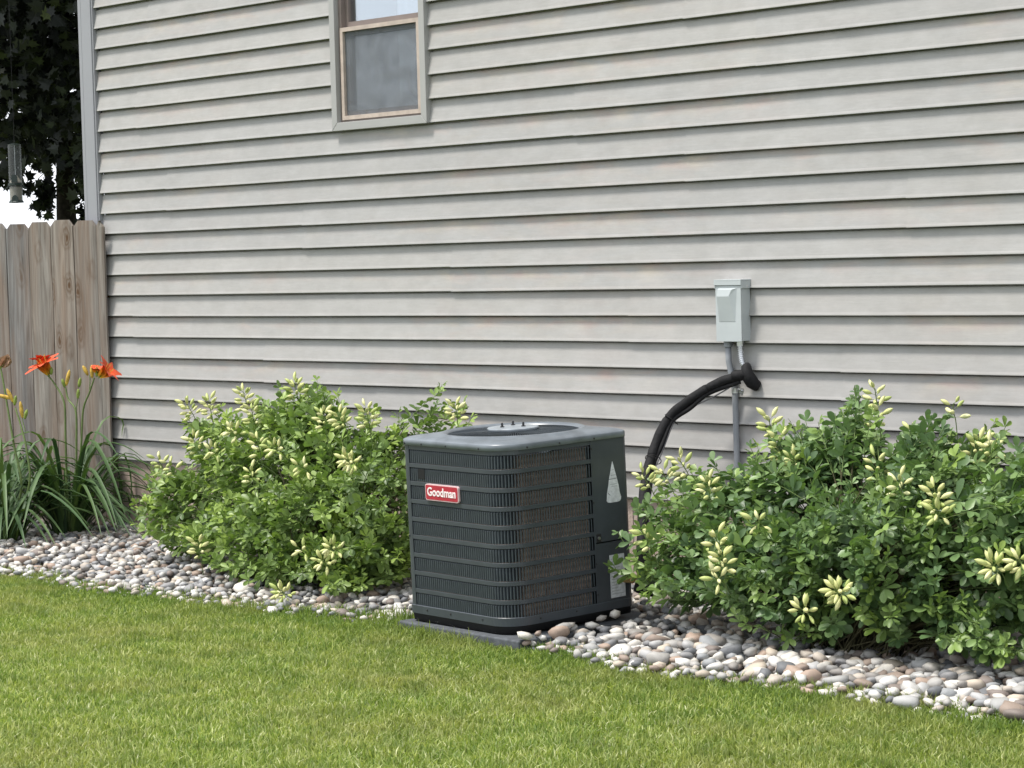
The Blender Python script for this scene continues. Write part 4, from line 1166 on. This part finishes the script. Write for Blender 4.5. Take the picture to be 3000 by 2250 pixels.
RCL = v2s([(1665,925,-.45,9,.10,UPa),(1688,975,-.55,14,.13,UPa),(1722,1000,-.62,10,.10,FRa),(1478,1012,-.60,10,.11,LFa),(1440,1035,-.70,8,.09,LFa),(1398,1042,-.80,9,.10,LFa),(1532,1062,-.82,9,.10,UPa),
           (1893,862,-.35,8,.10,UPa),(1898,905,-.40,6,.10,UPa),(2062,890,-.40,5,.08,UPa),(2108,975,-.50,10,.13,(0.5,-.2,.8)),(2140,985,-.55,7,.10,UPa),(1895,1018,-.62,7,.12,UPa),(2022,1082,-.95,11,.10,UPa),(2030,1112,-.98,7,.09,FRa),
           (1550,1178,-1.12,6,.10,UPa),(1562,1218,-1.16,8,.09,UPa),(1552,1252,-1.18,5,.07,FRa),(1738,1320,-1.22,8,.07,FRa),(1815,1280,-1.22,14,.09,FRa),(2152,1228,-1.08,11,.10,FRa),(2205,1215,-1.05,9,.09,FRa),
           (1945,1055,-.9,6,.09,UPa),(1975,945,-.45,5,.08,UPa),(1400,1170,-1.0,5,.08,LFa),(1640,1130,-1.05,4,.07,FRa)], -0.10)
shrub('flowering_shrub', 'broad dark green shrub with yellow seed pods right of the condenser', (5.95,-0.78,0), RC, 760, RCL, lmR, 33, 0.060, ac_avoid)

# =================================================================== daylilies
lilm = leaf_material('lily_leaf_skin', (0.024,0.056,0.020), (0.042,0.090,0.028), (0.085,0.150,0.048), (0.14,0.21,0.06), True, rough=0.52)
def strap_mesh(P, w, seed):
    S_ = cr_spline(P, 3); n = len(S_); vs = []; fs = []
    side = None
    for i, p in enumerate(S_):
        t = (S_[min(i+1,n-1)] - S_[max(i-1,0)]).normalized()
        if side is None: 
            h = Vector((t.x, t.y, 0)); side = Vector((-h.y, h.x, 0)).normalized() if h.length > 1e-3 else Vector((1,0,0))
        s_ = (side - t*side.dot(t)).normalized(); nn = s_.cross(t)
        e = i/(n-1); ww = w*(0.75 + 0.6*e)*(1 - e**2.6)**0.8 if e < 1 else 0.0004
        if nn.z < 0: nn = -nn
        vs += [tuple(p - s_*ww*0.5 + nn*ww*0.22), tuple(p), tuple(p + s_*ww*0.5 + nn*ww*0.22)]
    for i in range(n-1):
        a = 3*i; fs += [(a, a+1, a+4, a+3), (a+1, a+2, a+5, a+4)]
    me = bpy.data.meshes.new('leaf'); me.from_pydata(vs, [], fs); me.polygons.foreach_set('use_smooth', [True]*len(fs)); return me
orange = NT('lily_petal', 0.5, 0.3)
_g = orange.n('ShaderNodeAttribute', attribute_name='tip').outputs['Fac']
orange.col(orange.ramp(_g, [(0.0,(0.62,0.42,0.04)),(0.35,(0.70,0.20,0.02)),(0.6,(0.72,0.10,0.03)),(1.0,(0.62,0.09,0.04))]))
M['petal'] = orange.m
M['bud'] = simple('lily_bud', (0.50,0.33,0.06), 0.5, 0.3, var=0.35, scale=50)
M['budg'] = simple('lily_bud_green', (0.20,0.27,0.05), 0.5, 0.3, var=0.3, scale=50)
M['withered'] = simple('withered_petal', (0.42,0.26,0.17), 0.7, 0.2, var=0.4, scale=80)
def petal_mesh(L, W, curl, seed):
    r_ = random.Random(seed); n = 7; vs = []; fs = []; tip = []
    for i in range(n+1):
        e = i/n; a = curl*e*e
        z = L*(e - 0.28*a*e); x = L*0.62*a*e + 0.006*e
        ww = W*math.sin(math.pi*min(0.97, e*0.86+0.10))**0.8
        wv = 0.0025*math.sin(e*9 + seed)
        vs += [(x - ww*0.10, -ww*0.5, z + wv), (x, 0, z), (x - ww*0.10, ww*0.5, z - wv)]; tip += [e]*3
    for i in range(n):
        a = 3*i; fs += [(a, a+1, a+4, a+3), (a+1, a+2, a+5, a+4)]
    me = bpy.data.meshes.new('petal'); me.from_pydata(vs, [], fs); me.polygons.foreach_set('use_smooth', [True]*len(fs))
    at = me.attributes.new('tip', 'FLOAT', 'POINT'); at.data.foreach_set('value', tip); return me
def flower(parent, base, axis, L=0.085, curl=1.35, seed=1, withered=False):
    mb = MB(); q = Vector(axis).normalized().to_track_quat('Z', 'X')
    mb.tube([Vector(base) - Vector(axis).normalized()*0.012, Vector(base), Vector(base) + Vector(axis).normalized()*0.018], [0.003, 0.0045, 0.006], 8)
    fl = obj('flower', mb, M['budg'], parent, smooth=True)
    r_ = random.Random(seed)
    for k in range(6):
        me = petal_mesh(L*r_.uniform(0.92,1.06), 0.050 if k % 2 else 0.070, curl*r_.uniform(0.8,1.15), seed+k)
        me.materials.append(M['withered'] if withered else M['petal'])
        o = bpy.data.objects.new('petal', me); C.objects.link(o); o.parent = fl
        o.matrix_local = Matrix.Translation(Vector(base)) @ q.to_matrix().to_4x4() @ Matrix.Rotation(R(60*k + r_.uniform(-6,6)), 4, 'Z') @ Matrix.Rotation(R(6 if not withered else -3), 4, 'Y')
    for k in range(5):
        mb = MB(); a = R(72*k+20); d = q @ Vector((0.28*math.cos(a), 0.28*math.sin(a), 1)); b0 = Vector(base); mb.tube([b0, b0 + d*L*0.5, b0 + d*L*0.72 + Vector((0,0,0.006))], [0.0008,0.0008,0.0016], 4)
        obj('stamen', mb, M['bud'], fl)
    return fl
def bud(parent, base, axis, L, green=False):
    mb = MB(); a = Vector(axis).normalized(); b = Vector(base)
    L *= 1.2; prof = [(0,0.004),(0.15,0.0082),(0.45,0.0112),(0.75,0.0098),(0.93,0.0055),(1.0,0.001)]
    mb.tube([b + a*L*t for t, _ in prof], [r_*(1 if not green else 0.9) for _, r_ in prof], 8)
    obj('bud', mb, M['budg'] if green else M['bud'], parent, smooth=True)
def daylily(label, base, nleaf, seed, scapes, LM=0.80):
    r_ = random.Random(seed)
    root = thing('daylily', label, 'daylily', base); B0 = Vector(base)
    for i in range(nleaf):
        a = r_.uniform(0, 2*math.pi); L = LM*r_.uniform(0.55, 1.1); up = r_.uniform(0.45, 1.0)
        d = Vector((math.cos(a), math.sin(a), 0)); b = B0 + d*r_.uniform(0.01, 0.09) + Vector((0,0,0.005))
        reach = L*(1.0 - 0.62*up); hz = L*0.80*up
        P = [b, b + d*reach*0.22 + Vector((0,0,hz*0.55)), b + d*reach*0.62 + Vector((0,0,hz*0.95)), b + d*reach*(1.15) + Vector((0,0,hz*(0.95 if up > 0.85 else 0.72))), b + d*(reach*1.5+0.04) + Vector((0,0,hz*(0.80 if up > 0.85 else 0.28)))]
        P = [Vector((p.x, min(p.y, -0.03), max(p.z, 0.012))) for p in P]
        me = strap_mesh(P, r_.uniform(0.019, 0.030), i); me.materials.append(lilm)
        o = bpy.data.objects.new('leaf', me); C.objects.link(o); o.parent = root; o.location = -B0; o['tip'] = float(r_.choice((0,0,0.2,0.6)))
    for k, sc_ in enumerate(scapes):
        P = [B0 + Vector((r_.uniform(-.03,.03), r_.uniform(-.03,.03), 0))] + [at_y(x, y, Y) for x, y, Y in sc_['path']]
        mb = MB(); S_ = cr_spline(P, 6); mb.tube(S_, [0.0070 - 0.0028*i/len(S_) for i in range(len(S_))], 7, False)
        for br in sc_.get('twigs', []):
            mb.tube(cr_spline([at_y(*q) for q in br], 3), 0.0026, 6, False)
        obj('flower_stalk', mb, M['stem'], root, smooth=True)
        for (x, y, Y, ax, L) in sc_.get('buds', []): bud(root, at_y(x, y, Y), ax, L, L < 0.05)
        for (x, y, Y, ax, kw) in sc_.get('flowers', []): flower(root, at_y(x, y, Y), ax, **kw)
    return root
Yb = -0.62
# camera right is +RT; RTv points to the right of the picture
RV = Vector(RT); 
def dirp(r_, u_, t_=0.0): return (RV*r_ + Vector((0,0,1))*u_ - Vector(FW)*t_).normalized()
b1 = at_z(205, 1578, 0.01)
daylily('orange daylily with two open flowers in front of the fence beside the house corner', (b1.x, b1.y, 0.0), 115, 5, [
    dict(path=[(196,1420,b1.y),(192,1280,b1.y),(188,1180,b1.y),(160,1125,b1.y),(140,1100,b1.y)], flowers=[(143,1098,b1.y,dirp(-0.38,0.9,0.25),dict(L=0.135,curl=1.15,seed=3)), (128,1082,b1.y,dirp(-0.15,0.95,-0.1),dict(L=0.105,curl=1.0,seed=31))], buds=[(150,1098,b1.y,dirp(0.05,1,0),0.035)]),
    dict(path=[(222,1420,b1.y),(224,1300,b1.y),(222,1205,b1.y),(200,1170,b1.y),(192,1135,b1.y)], twigs=[[(222,1215,b1.y),(226,1180,b1.y),(229,1160,b1.y)]],
         buds=[(194,1130,b1.y,dirp(0.25,1,0),0.075),(190,1135,b1.y,dirp(-0.25,1,0.1),0.042),(228,1168,b1.y,dirp(0.1,1,0),0.045),(231,1135,b1.y,dirp(0.2,1,0),0.045)]),
    dict(path=[(228,1430,b1.y),(238,1300,b1.y),(244,1200,b1.y),(262,1150,b1.y),(276,1108,b1.y)], twigs=[[(262,1150,b1.y),(264,1110,b1.y),(262,1100,b1.y)]],
         buds=[(270,1108,b1.y,dirp(0.0,1,0),0.06),(258,1100,b1.y,dirp(-0.5,1,0),0.05),(284,1104,b1.y,dirp(0.0,1,0),0.045)],
         flowers=[(292,1104,b1.y,dirp(0.75,0.55,0.25),dict(L=0.12,curl=1.15,seed=9)), (284,1092,b1.y,dirp(0.2,0.9,0.2),dict(L=0.05,curl=1.2,seed=19))])])
b2 = at_z(15, 1600, 0.01)
daylily('orange daylily with closed buds and one withered bloom at the left edge of the bed', (b2.x, b2.y, 0.0), 100, 8, [
    dict(path=[(62,1440,b2.y),(40,1300,b2.y),(20,1180,b2.y),(8,1110,b2.y),(2,1080,b2.y)], flowers=[(5,1075,b2.y,dirp(0.6,0.85,0.1),dict(L=0.075,curl=0.25,seed=4,withered=True))], buds=[(0,1080,b2.y,dirp(-0.1,1,0),0.04)]),
    dict(path=[(84,1430,b2.y),(78,1320,b2.y),(62,1250,b2.y),(45,1195,b2.y)], twigs=[[(74,1262,b2.y),(68,1240,b2.y),(66,1225,b2.y)]],
         buds=[(66,1225,b2.y,dirp(-0.1,1,0),0.075),(40,1180,b2.y,dirp(-0.45,1,0),0.07),(36,1168,b2.y,dirp(-1,0.25,0),0.07),(42,1188,b2.y,dirp(0.2,1,0),0.045),(72,1228,b2.y,dirp(0.3,1,0),0.045)])], LM=0.76)

# =================================================================== maple tree behind the fence
def maple_leaf():
    tips = [(0,0),(0.16,0.02),(0.42,-0.10),(0.34,0.14),(0.62,0.30),(0.36,0.36),(0.40,0.66),(0.18,0.58),(0.0,1.0)]
    pts = tips + [(-x, y) for x, y in tips[-2:0:-1]]
    v = [(x, y, 0.10*abs(x)) for x, y in pts] + [(0, 0.34, -0.02)]
    c_ = len(pts); f = [(i, (i+1) % c_, c_) for i in range(c_)]
    return np.array(v), np.array(f)
TD = 20.0
tb = at_d(197, 650, TD); trunk_base = Vector((tb.x, tb.y, 0))
tree = thing('maple_tree', 'dark leafed maple tree standing behind the wooden fence', 'tree', trunk_base)
mb = MB()
tr_pts = [trunk_base + Vector((0,0,-0.05)), trunk_base + Vector((0.0,0,1.2)), trunk_base + Vector((-0.01,0.0,1.95)), trunk_base + Vector((-0.03,0.02,2.8)), trunk_base + Vector((-0.02,0.05,4.6)), trunk_base + Vector((0.05,0.0,7.0))]
mb.tube(cr_spline(tr_pts, 5), [0.125 - 0.0042*i for i in range(26)], 14, False)
obj('trunk', mb, M['bark'], tree, smooth=True)
tr_ = random.Random(5)
CCr = trunk_base + Vector((0, 0, 5.6)); CRr = (3.3, 3.3, 3.5)
limbs = []
for k in range(16):
    z = 2.35 + k*0.28; a = k*2.4; h = trunk_base + Vector((0,0,z)); d = Vector((math.cos(a), math.sin(a), 0)); L = 2.7*(1 - 0.4*abs(k-6)/10)
    P = [h, h + d*L*0.35 + Vector((0,0,0.35)), h + d*L*0.75 + Vector((0,0,0.55)), h + d*L + Vector((0,0,0.25))]
    S_ = cr_spline(P, 4); mb = MB(); mb.tube(S_, [0.04 - 0.0028*i for i in range(len(S_))], 6, False); obj('limb', mb, M['bark'], tree, smooth=True); limbs.append(S_)
mv, mf = maple_leaf()
N = 30000
nr = np.random.default_rng(8)
pos_ = []
while len(pos_) < N:
    d = nr.normal(size=3); d /= np.linalg.norm(d); rr_ = nr.uniform(0.15, 1.0)**(1/2.2)
    p = np.array(CCr[:]) + d*rr_*np.array(CRr)
    # ragged underside
    low = 2.47 + 0.20*noise.noise(Vector((p[0]*1.9, p[1]*1.9, 0))) + 0.12*noise.noise(Vector((p[0]*5, p[1]*5, 3)))
    if p[2] < low: 
        p[2] = low + nr.uniform(0, 0.9)
        if np.linalg.norm(p[:2]-np.array(CCr[:2])) > 3.0: continue
    pos_.append(p)
for (x, y, k, sp) in ((150,560,14,0.05),(128,590,12,0.045),(118,610,8,0.035),(145,575,6,0.03),(258,600,10,0.05),(272,640,18,0.05),(248,625,10,0.04),(262,585,10,0.05),(245,560,16,0.07),(100,545,10,0.06),(60,540,8,0.05),(25,510,14,0.06),(8,525,8,0.05)):
    c_ = at_d(x, y, TD - 0.6)
    for _ in range(k): pos_.append(np.array(c_[:]) + nr.normal(0, sp, 3))
# denser in the part of the crown the camera looks through
for _ in range(8500):
    x = nr.uniform(-260, 560); y = nr.uniform(-500, 500 + 18*math.sin(x*0.06) + 14*math.sin(x*0.17+1) + (50 if x > 225 else 0)); c_ = at_d(x, y, TD + nr.uniform(-1.8, 1.8)); pos_.append(np.array(c_[:]))
pos_ = np.array(pos_); n = len(pos_)
q = nr.normal(size=(n,4)); q /= np.linalg.norm(q, axis=1)[:,None]
w_, x_, y_, z_ = q.T
Rm = np.stack([np.stack([1-2*(y_*y_+z_*z_), 2*(x_*y_-z_*w_), 2*(x_*z_+y_*w_)],1), np.stack([2*(x_*y_+z_*w_), 1-2*(x_*x_+z_*z_), 2*(y_*z_-x_*w_)],1), np.stack([2*(x_*z_-y_*w_), 2*(y_*z_+x_*w_), 1-2*(x_*x_+y_*y_)],1)],1)
sz = nr.uniform(0.075, 0.125, n)
V = np.einsum('nij,kj->nki', Rm, mv)*sz[:,None,None] + pos_[:,None,:]
F = (mf[None] + (np.arange(n)*len(mv))[:,None,None]).reshape(-1,3)
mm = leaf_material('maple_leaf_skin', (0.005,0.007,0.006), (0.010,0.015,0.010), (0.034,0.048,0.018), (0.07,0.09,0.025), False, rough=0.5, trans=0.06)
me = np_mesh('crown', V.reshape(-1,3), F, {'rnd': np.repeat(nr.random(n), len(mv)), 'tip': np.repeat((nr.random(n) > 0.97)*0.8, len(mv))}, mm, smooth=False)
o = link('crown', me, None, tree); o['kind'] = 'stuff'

# =================================================================== bird feeder hanging from a limb
FDp = 16.9
ft = at_d(42, 424, FDp); fb = at_d(48, 594, FDp)
fx, fy = (ft.x+fb.x)/2, (ft.y+fb.y)/2
feeder = thing('bird_feeder', 'clear tube bird feeder hanging in front of the dark tree', 'bird feeder', (fx, fy, fb.z))
H = ft.z - fb.z; rt = 0.046
def fbobj(name, prof, mat, n=20, parent=None):
    mb = MB(); mb.lathe(prof, n, (fx, fy, fb.z)); return obj(name, mb, mat, parent or feeder, smooth=False)
gt = NT('clear_plastic', 0.1, 0.5)
_t = gt.n('ShaderNodeBsdfTransparent'); _t.inputs['Color'].default_value = (0.90,0.92,0.92,1); _m = gt.n('ShaderNodeMixShader'); _m.inputs[0].default_value = 0.34
gt.b.inputs['Base Color'].default_value = (0.16,0.17,0.17,1)
gt.l(_t.outputs[0], _m.inputs[1]); gt.l(gt.b.outputs[0], _m.inputs[2]); gt.l(_m.outputs[0], gt.t.nodes['Material Output'].inputs['Surface'])
feederdark = simple('feeder_green', (0.02,0.035,0.03), 0.5)
mb = MB(); n = 24
vs = []
for k in range(n):
    a = 2*math.pi*k/n; vs += [(fx+rt*math.cos(a), fy+rt*math.sin(a), fb.z+0.01), (fx+rt*math.cos(a), fy+rt*math.sin(a), ft.z)]
mb.add(vs, [(2*k, 2*((k+1) % n), 2*((k+1) % n)+1, 2*k+1) for k in range(n)]); obj('tube', mb, gt.m, feeder, smooth=True)
fbobj('seed', [(rt*0.9, H*0.34), (rt*0.9, H*0.36), (rt*0.25, H*0.47)], simple('bird_seed', (0.55,0.5,0.42), 0.9, 0.1, var=0.4, scale=250))
fbobj('seed', [(rt*0.9, 0.012), (rt*0.9, H*0.27), (rt*0.4, H*0.285)], bpy.data.materials['bird_seed'])
fbobj('base', [(rt*1.02, 0.0), (rt*1.18, 0.002), (rt*1.05, 0.012), (rt*0.9, 0.02)], feederdark)
fbobj('collar', [(rt*1.02, H*0.30), (rt*1.15, H*0.30), (rt*1.15, H*0.335), (rt*1.02, H*0.335)], feederdark)
fbobj('lid', [(rt*0.96, H-0.004), (rt*1.0, H+0.002), (rt*0.5, H+0.006)], feederdark)
rv = Vector((RT[0], RT[1], 0)).normalized(); fv = Vector((FW[0], FW[1], 0)).normalized()
cz = Vector((fx, fy, fb.z))
for zc in (0.06, 0.415):
    mb = MB(); c_ = cz - fv*(rt+0.002) + Vector((0,0,H*zc))
    pts = [(-0.024,-0.028),(0.024,-0.028),(0.024,0.010),(0.014,0.024),(0,0.030),(-0.014,0.024),(-0.024,0.010)]
    f_ = [tuple(c_ + rv*x*0.9 + Vector((0,0,z))) for x, z in pts]; g_ = [tuple(Vector(p) + fv*0.01) for p in f_]
    m = len(f_); mb.add(f_ + g_, [tuple(range(m)), tuple(range(m, 2*m))[::-1]] + [(i, m+i, m+(i+1) % m, (i+1) % m) for i in range(m)]); obj('feeding_port', mb, feederdark, feeder)
for s_ in (-1, 1):
    mb = MB(); c_ = cz + rv*s_*rt + Vector((0,0,H*0.29)); mb.tube([c_ + Vector((0,0,0.006)), c_ + rv*s_*0.012 - Vector((0,0,0.012)), c_ + rv*s_*0.036 - Vector((0,0,0.018))], [0.007, 0.005, 0.002], 6); obj('perch', mb, feederdark, feeder)
mb = MB(); mb.tube([cz + Vector((0,0,0.01)), cz + Vector((0,0,H))], 0.0022, 6); obj('centre_rod', mb, M['galv'], feeder)
mb = MB(); top = cz + Vector((0,0,H+1.1)); mb.tube([cz + Vector((0,0,H+0.004)), cz + Vector((0,0,H+0.10)), top], 0.0011, 5); obj('hanging_wire', mb, M['steel_screw'], feeder)
# the limb it hangs from
mb = MB(); h = trunk_base + Vector((0,0,3.5)); mb.tube(cr_spline([h, h*0.5 + top*0.5 + Vector((0,0,0.25)), top, top + (top-h).normalized()*0.5], 5), [0.045 - 0.002*i for i in range(16)], 7, False); obj('limb', mb, M['bark'], tree, smooth=True)
for o in bpy.data.objects:
    if '_local' in o: del o['_local']
